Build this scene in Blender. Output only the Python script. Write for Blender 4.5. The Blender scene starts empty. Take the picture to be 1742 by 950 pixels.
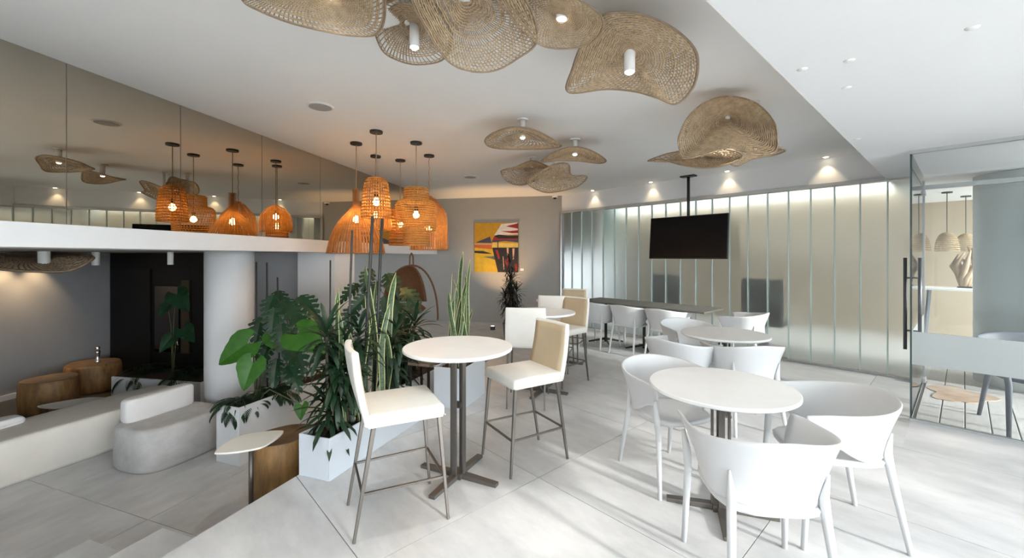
import bpy, math, random
import numpy as np
from mathutils import Vector, Matrix

# ------------------------------------------------------------------ camera, sky, sun, exposure
sc = bpy.context.scene
COL = sc.collection
FPX, CX, HY, EYE = 705.0, 871.0, 437.0, 1.5      # focal length (px), centre column, horizon row, eye height
YAW = math.radians(47.5)
RT = (math.cos(YAW), math.sin(YAW))              # camera right on the ground
FW = (-math.sin(YAW), math.cos(YAW))             # camera forward on the ground
cam_d = bpy.data.cameras.new('camera'); cam = bpy.data.objects.new('camera', cam_d); COL.objects.link(cam)
cam.location = (0, 0, EYE); cam.rotation_euler = (math.pi/2, 0, YAW)
cam_d.sensor_width = 36; cam_d.lens = FPX/1742*36; cam_d.shift_y = (HY-475)/1742; cam_d.clip_start = 0.05
sc.camera = cam
wd = bpy.data.worlds.new('sky'); sc.world = wd; wd.use_nodes = True
bg = wd.node_tree.nodes['Background']; bg.inputs[0].default_value = (0.88, 0.945, 1.0, 1); bg.inputs[1].default_value = 6.0
sun_d = bpy.data.lights.new('sun', 'SUN'); sun_d.energy = 2.8; sun_d.angle = math.radians(3.5); sun_d.color = (1, .965, .91)
sun = bpy.data.objects.new('sun', sun_d); COL.objects.link(sun)
sun.rotation_euler = Vector((-math.cos(math.radians(18)), -0.03, -math.sin(math.radians(18)))).to_track_quat('-Z', 'Y').to_euler()
vs = sc.view_settings; vs.view_transform = 'Standard'; vs.look = 'None'; vs.gamma = 1; vs.use_curve_mapping = False
vs.exposure = 0.95
sc.cycles.max_bounces = 10; sc.cycles.diffuse_bounces = 6; sc.cycles.glossy_bounces = 5
sc.cycles.transmission_bounces = 8; sc.cycles.transparent_max_bounces = 16
sc.cycles.caustics_reflective = False; sc.cycles.caustics_refractive = False
sc.cycles.sample_clamp_indirect = 6

# ------------------------------------------------------------------ geometry of the photograph
def cw(r, f, z=0.0): return Vector((r*RT[0]+f*FW[0], r*RT[1]+f*FW[1], z))      # camera ground axes -> world
def W(px, py, d): return cw((px-CX)/FPX*d, d, EYE+(HY-py)*d/FPX)               # pixel at a depth
def G(px, py, z=0.0): return W(px, py, FPX*(EYE-z)/(py-HY))                    # pixel on a level plane
def face(r, f):                                                               # heading of a thing looking along camera-axes (r,f)
    v = cw(r, f); return math.atan2(-v.x, v.y)
H_CEIL, H_SOF, YG, LOW = 2.85, 2.47, 6.99, -0.5
rnd = random.Random(7)

# ------------------------------------------------------------------ materials
MATS = {}
def nodes(name):
    m = bpy.data.materials.new(name); m.use_nodes = True
    nt = m.node_tree; return m, nt, nt.nodes['Principled BSDF']
def mat(name, col, rough=.5, metal=0., var=.0, scale=6., bump=0., bscale=60., spec=.5, stretch=None, col2=None, trans=0., sss=0., emit=None, estr=0., coat=0.):
    if name in MATS: return MATS[name]
    m, nt, b = nodes(name); MATS[name] = m
    b.inputs['Base Color'].default_value = (*col, 1); b.inputs['Roughness'].default_value = rough
    b.inputs['Metallic'].default_value = metal; b.inputs['Specular IOR Level'].default_value = spec
    if coat: b.inputs['Coat Weight'].default_value = coat
    if emit: b.inputs['Emission Color'].default_value = (*emit, 1); b.inputs['Emission Strength'].default_value = estr
    tc = nt.nodes.new('ShaderNodeTexCoord'); mp = nt.nodes.new('ShaderNodeMapping')
    oi = nt.nodes.new('ShaderNodeObjectInfo'); cmb = nt.nodes.new('ShaderNodeVectorMath'); cmb.operation = 'SCALE'
    cmb.inputs[0].default_value = (7.3, 3.1, 5.7); nt.links.new(oi.outputs['Random'], cmb.inputs['Scale'])
    nt.links.new(tc.outputs['Object'], mp.inputs['Vector']); nt.links.new(cmb.outputs[0], mp.inputs['Location'])
    if stretch: mp.inputs['Scale'].default_value = stretch
    if var or col2:
        n = nt.nodes.new('ShaderNodeTexNoise'); n.inputs['Scale'].default_value = scale; n.inputs['Detail'].default_value = 6
        n.inputs['Roughness'].default_value = .66
        nt.links.new(mp.outputs[0], n.inputs['Vector'])
        r = nt.nodes.new('ShaderNodeValToRGB'); r.color_ramp.elements[0].position = .32; r.color_ramp.elements[1].position = .7
        c2 = col2 or tuple(c*(1-var) for c in col)
        r.color_ramp.elements[0].color = (*c2, 1); r.color_ramp.elements[1].color = (*col, 1)
        nt.links.new(n.outputs[0], r.inputs[0]); nt.links.new(r.outputs[0], b.inputs['Base Color'])
    if bump:
        n2 = nt.nodes.new('ShaderNodeTexNoise'); n2.inputs['Scale'].default_value = bscale; n2.inputs['Detail'].default_value = 4
        nt.links.new(mp.outputs[0], n2.inputs['Vector'])
        bp = nt.nodes.new('ShaderNodeBump'); bp.inputs['Strength'].default_value = bump; bp.inputs['Distance'].default_value = .01
        nt.links.new(n2.outputs[0], bp.inputs['Height']); nt.links.new(bp.outputs[0], b.inputs['Normal'])
    if trans:                                             # thin translucent sheet (leaves, cane)
        t = nt.nodes.new('ShaderNodeBsdfTranslucent'); mx = nt.nodes.new('ShaderNodeMixShader'); mx.inputs[0].default_value = trans
        if var or col2: nt.links.new(r.outputs[0], t.inputs[0])
        else: t.inputs[0].default_value = (*col, 1)
        nt.links.new(b.outputs[0], mx.inputs[1]); nt.links.new(t.outputs[0], mx.inputs[2])
        nt.links.new(mx.outputs[0], nt.nodes['Material Output'].inputs[0])
    return m
def clear_glass(name, tint=(.97, .99, .985)):
    m, nt, b = nodes(name); nt.nodes.remove(b)
    tr = nt.nodes.new('ShaderNodeBsdfTransparent'); tr.inputs[0].default_value = (*tint, 1)
    gl = nt.nodes.new('ShaderNodeBsdfGlossy'); gl.inputs['Roughness'].default_value = .02
    fr = nt.nodes.new('ShaderNodeFresnel'); fr.inputs[0].default_value = 1.45
    mx = nt.nodes.new('ShaderNodeMixShader')
    nt.links.new(fr.outputs[0], mx.inputs[0]); nt.links.new(tr.outputs[0], mx.inputs[1]); nt.links.new(gl.outputs[0], mx.inputs[2])
    nt.links.new(mx.outputs[0], nt.nodes['Material Output'].inputs[0]); MATS[name] = m; return m
def frosted(name, col, rough, white):
    m, nt, b = nodes(name); nt.nodes.remove(b)
    rf = nt.nodes.new('ShaderNodeBsdfRefraction'); rf.inputs['Color'].default_value = (*col, 1); rf.inputs['Roughness'].default_value = rough; rf.inputs['IOR'].default_value = 1.3
    df = nt.nodes.new('ShaderNodeBsdfDiffuse'); df.inputs[0].default_value = (.74, .78, .77, 1)
    tl = nt.nodes.new('ShaderNodeBsdfTranslucent'); tl.inputs[0].default_value = (.8, .84, .82, 1)
    gl = nt.nodes.new('ShaderNodeBsdfGlossy'); gl.inputs['Roughness'].default_value = .22
    a = nt.nodes.new('ShaderNodeMixShader'); a.inputs[0].default_value = .5
    c = nt.nodes.new('ShaderNodeMixShader'); c.inputs[0].default_value = white
    e = nt.nodes.new('ShaderNodeMixShader'); e.inputs[0].default_value = .1
    L = nt.links.new
    L(df.outputs[0], a.inputs[1]); L(tl.outputs[0], a.inputs[2]); L(rf.outputs[0], c.inputs[1]); L(a.outputs[0], c.inputs[2])
    L(c.outputs[0], e.inputs[1]); L(gl.outputs[0], e.inputs[2]); L(e.outputs[0], nt.nodes['Material Output'].inputs[0]); MATS[name] = m; return m
def mirror_mat(name, col):
    m, nt, b = nodes(name); nt.nodes.remove(b)
    gl = nt.nodes.new('ShaderNodeBsdfGlossy'); gl.inputs['Color'].default_value = (*col, 1); gl.inputs['Roughness'].default_value = .0
    nt.links.new(gl.outputs[0], nt.nodes['Material Output'].inputs[0]); MATS[name] = m; return m

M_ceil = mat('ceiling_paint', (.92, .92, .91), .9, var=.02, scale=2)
M_sof = mat('soffit_paint', (.80, .805, .81), .9, var=.02, scale=2)
M_white = mat('white_paint', (.80, .81, .82), .8, var=.03, scale=3)
M_grey = mat('grey_plaster', (.345, .335, .315), .9, var=.06, scale=2.2, bump=.1, bscale=30)
M_tile = mat('concrete_tile', (.71, .71, .71), .30, col2=(.47, .475, .48), scale=1.3, bump=.03, bscale=90, stretch=(1, 2.2, 1))
M_grout = mat('grout', (.22, .22, .22), .9)
M_deck = mat('deck_board', (.60, .58, .56), .6, var=.15, scale=5, stretch=(8, 1, 1), bump=.1)
M_dark = mat('black_panel', (.010, .010, .011), .45, spec=.25, var=.3, scale=2)
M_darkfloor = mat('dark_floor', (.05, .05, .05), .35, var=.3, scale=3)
M_tan = mat('tan_plaster', (.47, .375, .27), .9, var=.08, scale=1.5)
M_mirror = mirror_mat('bronze_mirror', (.52, .475, .395))
M_glass = clear_glass('clear_glass')
M_frost = frosted('channel_glass', (.95, .99, .97), .30, .15)
M_band = frosted('etched_band', (.95, .98, 1), .4, .75)
M_joint = mat('joint_strip', (.60, .72, .70), .35)
M_alu = mat('aluminium', (.45, .46, .46), .4, .6)
M_edge = mat('glass_edge', (.03, .06, .06), .15)
M_black = mat('black_metal', (.012, .012, .012), .4)
M_blackplas = mat('black_plastic', (.01, .01, .011), .45)
M_screen = mat('screen_glass', (.004, .004, .005), .25, spec=.2)
M_shell = mat('white_polymer', (.63, .64, .645), .38, var=.02, scale=9)
M_leather = mat('cream_leather', (.82, .80, .745), .5, var=.04, scale=14, bump=.08, bscale=220)
M_beige = mat('beige_leather', (.52, .42, .285), .5, var=.06, scale=14, bump=.08, bscale=220)
M_seam = mat('dark_seam', (.16, .14, .11), .8)
M_bronze = mat('bronze_metal', (.17, .155, .14), .42, .7, var=.1, scale=20)
M_marble = mat('white_marble', (.90, .90, .89), .3, col2=(.84, .84, .84), scale=4)
M_darktop = mat('grey_laminate', (.15, .138, .125), .5, var=.2, scale=7)
M_straw = mat('straw', (.60, .455, .285), .75, col2=(.38, .265, .155), scale=24)
M_strawd = mat('straw_dark', (.36, .26, .17), .75, var=.35, scale=24)
M_whitemetal = mat('white_metal', (.82, .82, .80), .4)
M_amber = mat('amber_cane', (.70, .38, .13), .6, col2=(.50, .23, .06), scale=30, trans=.55)
M_honey = mat('honey_cane', (.88, .66, .26), .6, col2=(.68, .42, .13), scale=30, trans=.6)
M_brownslat = mat('brown_slat', (.50, .245, .085), .5, col2=(.30, .13, .045), scale=18, trans=.5)
M_bulb = mat('bulb_glow', (1, .8, .5), .3, emit=(1, .62, .22), estr=60)
M_spotglow = mat('spot_glow', (1, .9, .75), .3, emit=(1, .86, .62), estr=9)
M_coolglow = mat('led_glow', (1, 1, 1), .3, emit=(1, .96, .88), estr=3)
M_planter = mat('pale_blue_planter', (.66, .71, .76), .5, var=.04, scale=4)
M_planterw = mat('white_planter', (.80, .82, .84), .5, var=.04, scale=4)
M_soil = mat('bark_soil', (.06, .035, .025), .95, var=.5, scale=40, bump=.8, bscale=60)
M_leaf = mat('dark_leaf', (.022, .062, .026), .42, col2=(.010, .030, .014), scale=12, trans=.18)
M_leafm = mat('monstera_leaf', (.020, .075, .030), .35, col2=(.010, .036, .016), scale=8, trans=.18)
M_leafa = mat('bright_leaf', (.058, .205, .022), .4, col2=(.030, .125, .014), scale=9, trans=.3)
M_snake = mat('snake_leaf', (.12, .19, .085), .4, col2=(.035, .075, .035), scale=22, stretch=(1, 1, 3), trans=.12)
M_snakee = mat('snake_leaf_margin', (.55, .56, .27), .45)
M_stem = mat('green_stem', (.10, .13, .05), .6, var=.3)
M_trunk = mat('grey_cane', (.13, .105, .075), .8, var=.4, scale=20)
M_stake = mat('black_stake', (.035, .036, .034), .5, var=.3, scale=15)
M_blackleaf = mat('blackish_leaf', (.010, .013, .011), .5, var=.4)
M_wood = mat('stump_wood', (.42, .235, .085), .55, col2=(.14, .07, .026), scale=3.2, stretch=(3.5, 3.5, .8), bump=.2, bscale=40)
M_woodtop = mat('stump_top', (.20, .125, .065), .5, col2=(.10, .06, .03), scale=7)
M_fabric = mat('pale_boucle', (.62, .615, .605), .95, col2=(.47, .465, .455), scale=5, bump=.25, bscale=160)
M_fabricw = mat('white_boucle', (.82, .81, .80), .95, var=.05, scale=5, bump=.25, bscale=160)
M_cream = mat('cream_fabric', (.80, .765, .70), .95, var=.06, scale=4, bump=.2, bscale=160)
M_sidetop = mat('ivory_top', (.80, .78, .72), .35, var=.03)
M_wicker = mat('brown_wicker', (.17, .075, .030), .7, col2=(.09, .04, .018), scale=40)
M_greywov = mat('grey_weave', (.13, .145, .17), .6, var=.2, scale=40)
M_hide = mat('brown_hide', (.36, .22, .13), .9, col2=(.58, .47, .38), scale=3)
M_driftwood = mat('driftwood', (.42, .30, .20), .8, var=.3, scale=8)
M_silver = mat('silver', (.8, .78, .74), .2, 1.)
M_blacklea = mat('black_leather', (.014, .014, .015), .5)

# ------------------------------------------------------------------ builders
class MB:
    def __init__(s): s.v = []; s.f = []; s.mi = []
    def add(s, vs, fs, mi=0):
        o = len(s.v); s.v += [tuple(v) for v in vs]; s.f += [tuple(i+o for i in f) for f in fs]; s.mi += [mi]*len(fs); return s
    def box(s, c, size, rz=0., mi=0, M=None):
        hx, hy, hz = (a/2 for a in size); cs, sn = math.cos(rz), math.sin(rz); vs = []
        for x, y, z in ((-hx,-hy,-hz),(hx,-hy,-hz),(hx,hy,-hz),(-hx,hy,-hz),(-hx,-hy,hz),(hx,-hy,hz),(hx,hy,hz),(-hx,hy,hz)):
            if M is not None: vs.append(tuple(Vector(c)+M@Vector((x, y, z))))
            else: vs.append((c[0]+x*cs-y*sn, c[1]+x*sn+y*cs, c[2]+z))
        return s.add(vs, [(0,3,2,1),(4,5,6,7),(0,1,5,4),(1,2,6,5),(2,3,7,6),(3,0,4,7)], mi)
    def prism(s, pts, z0, z1, mi=0):
        n = len(pts); vs = [(p[0], p[1], z0) for p in pts]+[(p[0], p[1], z1) for p in pts]
        return s.add(vs, [tuple(range(n-1, -1, -1)), tuple(range(n, 2*n))]+[(i, (i+1) % n, n+(i+1) % n, n+i) for i in range(n)], mi)
    def lathe(s, prof, n=24, c=(0, 0, 0), mi=0, cap=True, sx=1., sy=1.):
        vs = []; k = len(prof)
        for r, z in prof:
            for i in range(n):
                a = 2*math.pi*i/n; vs.append((c[0]+r*math.cos(a)*sx, c[1]+r*math.sin(a)*sy, c[2]+z))
        fs = [(j*n+i, j*n+(i+1) % n, (j+1)*n+(i+1) % n, (j+1)*n+i) for j in range(k-1) for i in range(n)]
        if cap: fs += [tuple(range(n-1, -1, -1)), tuple((k-1)*n+i for i in range(n))]
        return s.add(vs, fs, mi)
    def tube(s, pts, r, n=6, mi=0, closed=False, sq=False):
        P = np.array([tuple(p) for p in pts], float); k = len(P)
        R = np.full(k, r) if np.isscalar(r) else np.array(r, float)
        if closed: T = np.roll(P, -1, 0)-np.roll(P, 1, 0)
        else: T = np.gradient(P, axis=0)
        T /= np.maximum(np.linalg.norm(T, axis=1, keepdims=True), 1e-9)
        ref = np.array((0, 0, 1.)) if abs(T[:, 2]).mean() < .8 else np.array((1., 0, 0))
        A = np.cross(T, ref); A /= np.maximum(np.linalg.norm(A, axis=1, keepdims=True), 1e-9); B = np.cross(T, A)
        off = math.pi/4 if sq else 0; an = np.arange(n)*2*math.pi/n+off
        V = P[:, None, :]+R[:, None, None]*(np.cos(an)[None, :, None]*A[:, None, :]+np.sin(an)[None, :, None]*B[:, None, :])
        fs = []
        for j in range(k if closed else k-1):
            a, b = j*n, ((j+1) % k)*n
            for i in range(n): fs.append((a+i, a+(i+1) % n, b+(i+1) % n, b+i))
        if not closed: fs += [tuple(range(n-1, -1, -1)), tuple((k-1)*n+i for i in range(n))]
        return s.add(V.reshape(-1, 3).tolist(), fs, mi)
    def grid(s, pts, nu, nv, mi=0, wrap=False):
        fs = []
        for i in range(nu-1):
            for j in range(nv if wrap else nv-1):
                fs.append((i*nv+j, i*nv+(j+1) % nv, (i+1)*nv+(j+1) % nv, (i+1)*nv+j))
        return s.add(pts, fs, mi)
    def build(s, name, mats, parent=None, smooth=False, bevel=0., loc=None, rz=0., solid=0., subd=0, bseg=2):
        me = bpy.data.meshes.new(name); me.from_pydata(s.v, [], s.f)
        for m in (mats if isinstance(mats, (list, tuple)) else [mats]): me.materials.append(m)
        if any(s.mi): me.polygons.foreach_set('material_index', s.mi)
        if smooth: me.polygons.foreach_set('use_smooth', [True]*len(me.polygons))
        me.update(); o = bpy.data.objects.new(name, me); COL.objects.link(o)
        if parent is not None: o.parent = parent
        if loc is not None: o.location = loc
        if rz: o.rotation_euler.z = rz
        if solid:
            d = o.modifiers.new('solid', 'SOLIDIFY'); d.thickness = solid; d.offset = 0
        if bevel:
            d = o.modifiers.new('bevel', 'BEVEL'); d.width = bevel; d.segments = bseg; d.limit_method = 'ANGLE'
        if subd:
            d = o.modifiers.new('subd', 'SUBSURF'); d.levels = subd; d.render_levels = subd
        return o
def smooth_angle(o, ang=40):
    try: o.data.set_sharp_from_angle(angle=math.radians(ang))
    except Exception: pass
    return o
def tag(o, label=None, cat=None, group=None, kind=None):
    if label: o['label'] = label
    if cat: o['category'] = cat
    if group: o['group'] = group
    if kind: o['kind'] = kind
    return o
def thing(name, label, cat, loc=(0, 0, 0), rz=0., group=None):
    o = bpy.data.objects.new(name, None); COL.objects.link(o); o.location = loc; o.rotation_euler.z = rz; o.empty_display_size = .1
    return tag(o, label, cat, group)
def copy_tree(o, parent=None):
    c = o.copy(); COL.objects.link(c)
    if parent is not None: c.parent = parent
    for ch in [x for x in KIDS.get(o.name, o.children)]: copy_tree(ch, c)
    return c
KIDS = {}
def dup(o, label, loc, rz, group=None):
    c = copy_tree(o); c.location = loc; c.rotation_euler.z = rz; tag(c, label, None, group); return c
def light(name, kind, loc, energy, col, parent=None, **kw):
    d = bpy.data.lights.new(name, kind); d.energy = energy; d.color = col
    for k, v in kw.items(): setattr(d, k, v)
    o = bpy.data.objects.new(name, d); COL.objects.link(o); o.location = loc
    if parent is not None: o.parent = parent
    return o
def clip(poly, planes):                                   # convex polygon against half planes a.x+b.y<=c
    for a, b, c in planes:
        out = []; n = len(poly)
        for i in range(n):
            p, q = poly[i], poly[(i+1) % n]; dp, dq = a*p[0]+b*p[1]-c, a*q[0]+b*q[1]-c
            if dp <= 0: out.append(p)
            if (dp < 0 < dq) or (dq < 0 < dp):
                t = dp/(dp-dq); out.append((p[0]+(q[0]-p[0])*t, p[1]+(q[1]-p[1])*t))
        poly = out
        if len(poly) < 3: return []
    return poly
def area(p): return abs(sum(p[i][0]*p[(i+1) % len(p)][1]-p[(i+1) % len(p)][0]*p[i][1] for i in range(len(p))))/2
def hp(p, nrm): return (nrm[0], nrm[1], nrm[0]*p[0]+nrm[1]*p[1])     # keep side opposite to nrm
# ------------------------------------------------------------------ directions and lines of the building
Sd = Vector((cw(.338, .941)).xy).normalized()             # platform edge runs away from the camera along Sd
Qd = Vector((-Sd.y, Sd.x))                                # to its left
EDGE = Vector(G(505, 810).xy)                             # a point of the platform edge
def sq(s, q, z=0.): p = EDGE+Sd*s+Qd*q; return Vector((p.x, p.y, z))
rzS = math.atan2(Sd.y, Sd.x)
mA, mB = W(0, 65, 952/372.), W(635, 300, 952/137.)
Md = Vector((mB-mA).xy).normalized()                      # mirror wall direction, away from the camera
Nd = Vector((Md.y, -Md.x))                                # its normal into the room
M0 = Vector(mA.xy)
def mn(k, n, z=0.): p = M0+Md*k+Nd*n; return Vector((p.x, p.y, z))
rzM = math.atan2(Md.y, Md.x)
CORNER = Vector((-6.0, YG))                               # painting wall meets the glass wall
K_END = (CORNER-M0).dot(Md)                               # along the mirror wall to the painting wall
N_COR = (CORNER-M0).dot(Nd)
XR, YB = 5.0, -4.5                                        # window front and rear wall
S_FAR = 4.1                                               # far end of the sunken lounge along Sd

def struct(name, mb, m, parent=None, **kw):
    o = mb.build(name, m, parent, **kw)
    if parent is None: o['kind'] = 'structure'
    return o
# ---- main floor: slab and its tiles
cl_edge = hp(EDGE, Qd)                                    # right of the platform edge
cl_left = hp(EDGE, -Qd)
pF = sq(S_FAR, 0); cl_far = hp(pF, -Sd)
pw = mn(K_END, 0); cl_paint = hp(pw, Md)
cl_back = (0, 1, YG+.05)
slab = MB()
P1 = clip([(-9.5, YB), (XR, YB), (XR, YG+.05), (-9.5, YG+.05)], [cl_edge, cl_paint]); slab.prism(P1, LOW-.02, -.012)
P2 = clip([(-13, YB), (XR, YB), (XR, YG+.05), (-13, YG+.05)], [cl_left, cl_far, cl_paint, hp(mn(0, -2.6), -Nd)]); slab.prism(P2, LOW-.02, -.012)
floor = struct('floor', slab, [M_grout])
TS, X0, Y0, g = 1.207, -.745, .826, .0022
full = None
for i in range(-9, 6):
    for j in range(-6, 7):
        x, y = X0+(i)*TS, Y0+j*TS
        cell = [(x+g, y+g), (x+TS-g, y+g), (x+TS-g, y+TS-g), (x+g, y+TS-g)]
        lim = [(1, 0, XR), (0, -1, -YB), cl_back, cl_paint]
        if y+TS > 5.27:                                    # the terrace beyond the glass has its own deck
            lims = [lim+[(1, 0, -.33)]]+([lim+[(-1, 0, .33), (0, 1, 5.27)]] if x+TS > -.33 and y < 5.27 else []) if x < -.33 else ([lim+[(0, 1, 5.27)]] if y < 5.27 else [])
        else: lims = [lim]
        for l0 in lims:
            for extra in ([cl_edge], [cl_left, cl_far, hp(mn(0, -2.6), -Nd)]):
                pl = clip(cell, l0+extra)
                if not pl or area(pl) < .003: continue
                cx, cy = x+TS/2, y+TS/2
                if area(pl) > .999*(TS-2*g)**2 and full is not None:
                    o = bpy.data.objects.new('tile', full); COL.objects.link(o)
                else:
                    o = MB().prism([(p[0]-cx, p[1]-cy) for p in pl], -.012, 0).build('tile', M_tile)
                    if area(pl) > .999*(TS-2*g)**2: full = o.data
                o.parent = floor; o.location = (cx, cy, 0)
# ---- sunken lounge floor
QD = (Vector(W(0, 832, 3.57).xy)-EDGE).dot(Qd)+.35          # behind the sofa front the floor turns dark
lowb = MB().prism([sq(-6, 0).xy, sq(-6, 9).xy, sq(9, 9).xy, sq(9, 0).xy], LOW-.1, LOW-.012)
lowf = struct('floor_lounge', lowb, [M_grout])
full = None
for i in range(-3, 6):
    for j in range(0, 7):
        s0, q0 = -1.35+i*TS, .12+(j-1)*TS
        b0, b1 = max(0.001, q0), q0+TS
        pts = [(s0+g, b0+g), (s0+TS-g, b0+g), (s0+TS-g, b1-g), (s0+g, b1-g)]
        c = sq(s0+TS/2, q0+TS/2)
        if q0 > QD: continue                               # dark floor takes over under the gallery
        if b0 == q0 and full is not None:
            o = bpy.data.objects.new('tile', full); COL.objects.link(o)
        else:
            o = MB().prism([(p[0]-s0-TS/2, p[1]-q0-TS/2) for p in pts], -.012, 0).build('tile', M_tile)
            if b0 == q0: full = o.data
        o.parent = lowf; o.location = (c.x, c.y, LOW); o.rotation_euler.z = rzS
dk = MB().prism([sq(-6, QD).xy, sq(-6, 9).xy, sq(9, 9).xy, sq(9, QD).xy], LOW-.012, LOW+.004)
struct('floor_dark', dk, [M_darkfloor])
# ---- steps down from the platform
c2 = G(277, 898, -.167); s2 = (Vector(c2.xy)-EDGE).dot(Sd); q2 = (Vector(c2.xy)-EDGE).dot(Qd)
c3 = G(152, 918, -.333); s3 = (Vector(c3.xy)-EDGE).dot(Sd); q3 = (Vector(c3.xy)-EDGE).dot(Qd)
for (se, qa, qb, zt) in ((s2, 0, q2, -.167), (s3, q2, q3, -.333)):
    st = MB().prism([sq(se, qa).xy, sq(se, qb).xy, sq(se-3.2, qb).xy, sq(se-3.2, qa).xy], LOW, zt)
    o = struct('trim_step', st, [M_tile], bevel=.004)
# ---- ceilings
cp = clip([(-14, YB), (-.66, YB), (-.66, YG+.05), (-14, YG+.05)], [hp(mn(0, -.12), -Nd)])
ceil = struct('ceiling', MB().prism(cp, H_CEIL, H_CEIL+.1), [M_ceil])
sof = struct('ceiling_soffit', MB().box(((XR+.4-.66)/2, (YB+5.4)/2, (H_SOF+H_CEIL+.1)/2), (XR+.4+.66, 5.4-YB, H_CEIL+.1-H_SOF)).box((.67, 8.0, (H_SOF+H_CEIL+.1)/2), (2.66, 5.2, H_CEIL+.1-H_SOF)), [M_sof])
# ---- mirror wall, white beam, painting wall
wl = MB()
def wbox(mb, k0, k1, n0, n1, z0, z1, mi=0): return mb.prism([mn(k0, n0).xy, mn(k0, n1).xy, mn(k1, n1).xy, mn(k1, n0).xy][::-1], z0, z1, mi)
wbox(wl, -4, K_END, -.12, -.01, 1.7, H_CEIL)
wall_mirror = struct('wall_left', wl, [M_white])
def k_at(px):                                             # where a pixel column meets the mirror plane
    t = (px-CX)/FPX; d = cw(t, 1.).xy; dd = M0.dot(Nd)/d.dot(Nd); return (d*dd-M0).dot(Md)
seams = [-4., k_at(-290), k_at(113), k_at(307), k_at(445.6), k_at(545)]
st = seams[-1]-seams[-2]
while seams[-1]+1.4 < K_END: seams.append(seams[-1]+1.33)
seams[-1] = K_END-.005
rq = random.Random(3)
for a, b in zip(seams[:-1], seams[1:]):
    mb = MB(); L = b-a-.006; mb.box((0, 0, 0), (L, .008, H_CEIL-1.705))
    c = mn((a+b)/2, -.004); o = mb.build('mirror_panel', M_mirror, wall_mirror, loc=(c.x, c.y, (H_CEIL+1.7)/2)); o.rotation_euler.z = rzM+rq.uniform(-.002, .002)
bm = MB(); wbox(bm, -4, K_END-.04, -.40, .07, 1.56, 1.72); struct('trim_beam', bm, [M_white], bevel=.004)
pl = MB(); pa = mn(K_END, N_COR); pb = mn(K_END, -6.)
pl.prism([mn(K_END, N_COR+.0).xy, mn(K_END, -6).xy, mn(K_END+.12, -6).xy, mn(K_END+.12, N_COR+.3).xy], LOW, H_CEIL); struct('wall_painting', pl, [M_grey])
# ---- lounge under the gallery
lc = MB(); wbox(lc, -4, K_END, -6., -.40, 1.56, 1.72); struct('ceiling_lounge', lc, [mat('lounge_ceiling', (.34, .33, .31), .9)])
kp = G(145, 649, LOW); kw = (Vector(kp.xy)-M0).dot(Md); nw = (Vector(kp.xy)-M0).dot(Nd)
lw = MB(); wbox(lw, -5, kw+.47, nw-.12, nw, LOW, 1.62); struct('wall_lounge', lw, [mat('slate_plaster', (.30, .30, .31), .85, var=.08, scale=2)])
lb = MB(); wbox(lb, -5, kw+.3, nw, nw+.015, LOW+.004, LOW+.08); struct('baseboard_lounge', lb, [M_white])
nG = -1.75
ew = MB(); wbox(ew, kw+.35, kw+.47, nw-.12, nG, LOW, 1.62); wend = struct('wall_lounge_end', ew, [M_dark])
for n0, n1, z0, z1, m in ((nw+.05, nw+.85, -.4, 1.3, M_dark), (nw+.95, nw+1.42, -.05, 1.02, mirror_mat('black_mirror', (.10, .10, .105))), (nw+1.47, nw+1.62, -.06, 1.12, mat('umber_panel', (.055, .035, .016), .6)), (nw+1.7, nG-.03, -.4, 1.4, M_dark)):
    mb = MB(); wbox(mb, kw+.32, kw+.35, n0, n1, z0, z1); mb.build('panel', m, wend, bevel=.004)
gw = MB(); wbox(gw, kw+.30, kw+.47, nG, -.55, LOW, 1.62); struct('wall_lounge_grey', gw, [mat('pale_plaster', (.45, .455, .47), .9, var=.05)])
pm = MB(); kpil = k_at(585)-.22; wbox(pm, kpil, kpil+.5, -.60, .0, LOW, 1.56); struct('trim_pillar', pm, [M_white], bevel=.004)
cc = W(391, 437, 4.95)
struct('trim_column', MB().lathe([(.252, LOW), (.252, 1.56)], 40, (cc.x, cc.y, 0)), [M_white], smooth=True)
# ---- channel glass wall: head rail, sill, strips and panes
gwall = struct('wall_back', MB().box((-3.17, YG, 2.475), (5.68, .09, .05)).box((-3.17, YG, .015), (5.68, .09, .03)).box((-5.985, YG, 1.24), (.04, .09, 2.47)), [M_alu], bevel=.003)
bh = struct('wall_bulkhead', MB().box((-3.0+.66, YG+.06, (2.5+H_CEIL)/2), (7.34, .12, H_CEIL-2.5)), [M_white])
PIT = .2665; pane = None; strip = None
xj = -.649-PIT*20
k = 0
while xj < -.36:
    x1 = min(xj+PIT, -.345)
    if pane is None or abs(x1-xj-PIT) > .01:
        po = MB().box((0, 0, 0), (x1-xj-.014, .006, 2.40)).build('glass_pane', M_frost)
        if pane is None: pane = po.data
    else:
        po = bpy.data.objects.new('glass_pane', pane); COL.objects.link(po)
    po.parent = gwall; po.location = ((xj+x1)/2, YG, 1.24)
    if strip is None:
        so = MB().box((0, 0, 0), (.014, .05, 2.42)).build('glass_joint', M_joint); strip = so.data
    else:
        so = bpy.data.objects.new('glass_joint', strip); COL.objects.link(so)
    so.parent = gwall; so.location = (x1, YG, 1.24); xj += PIT
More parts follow.
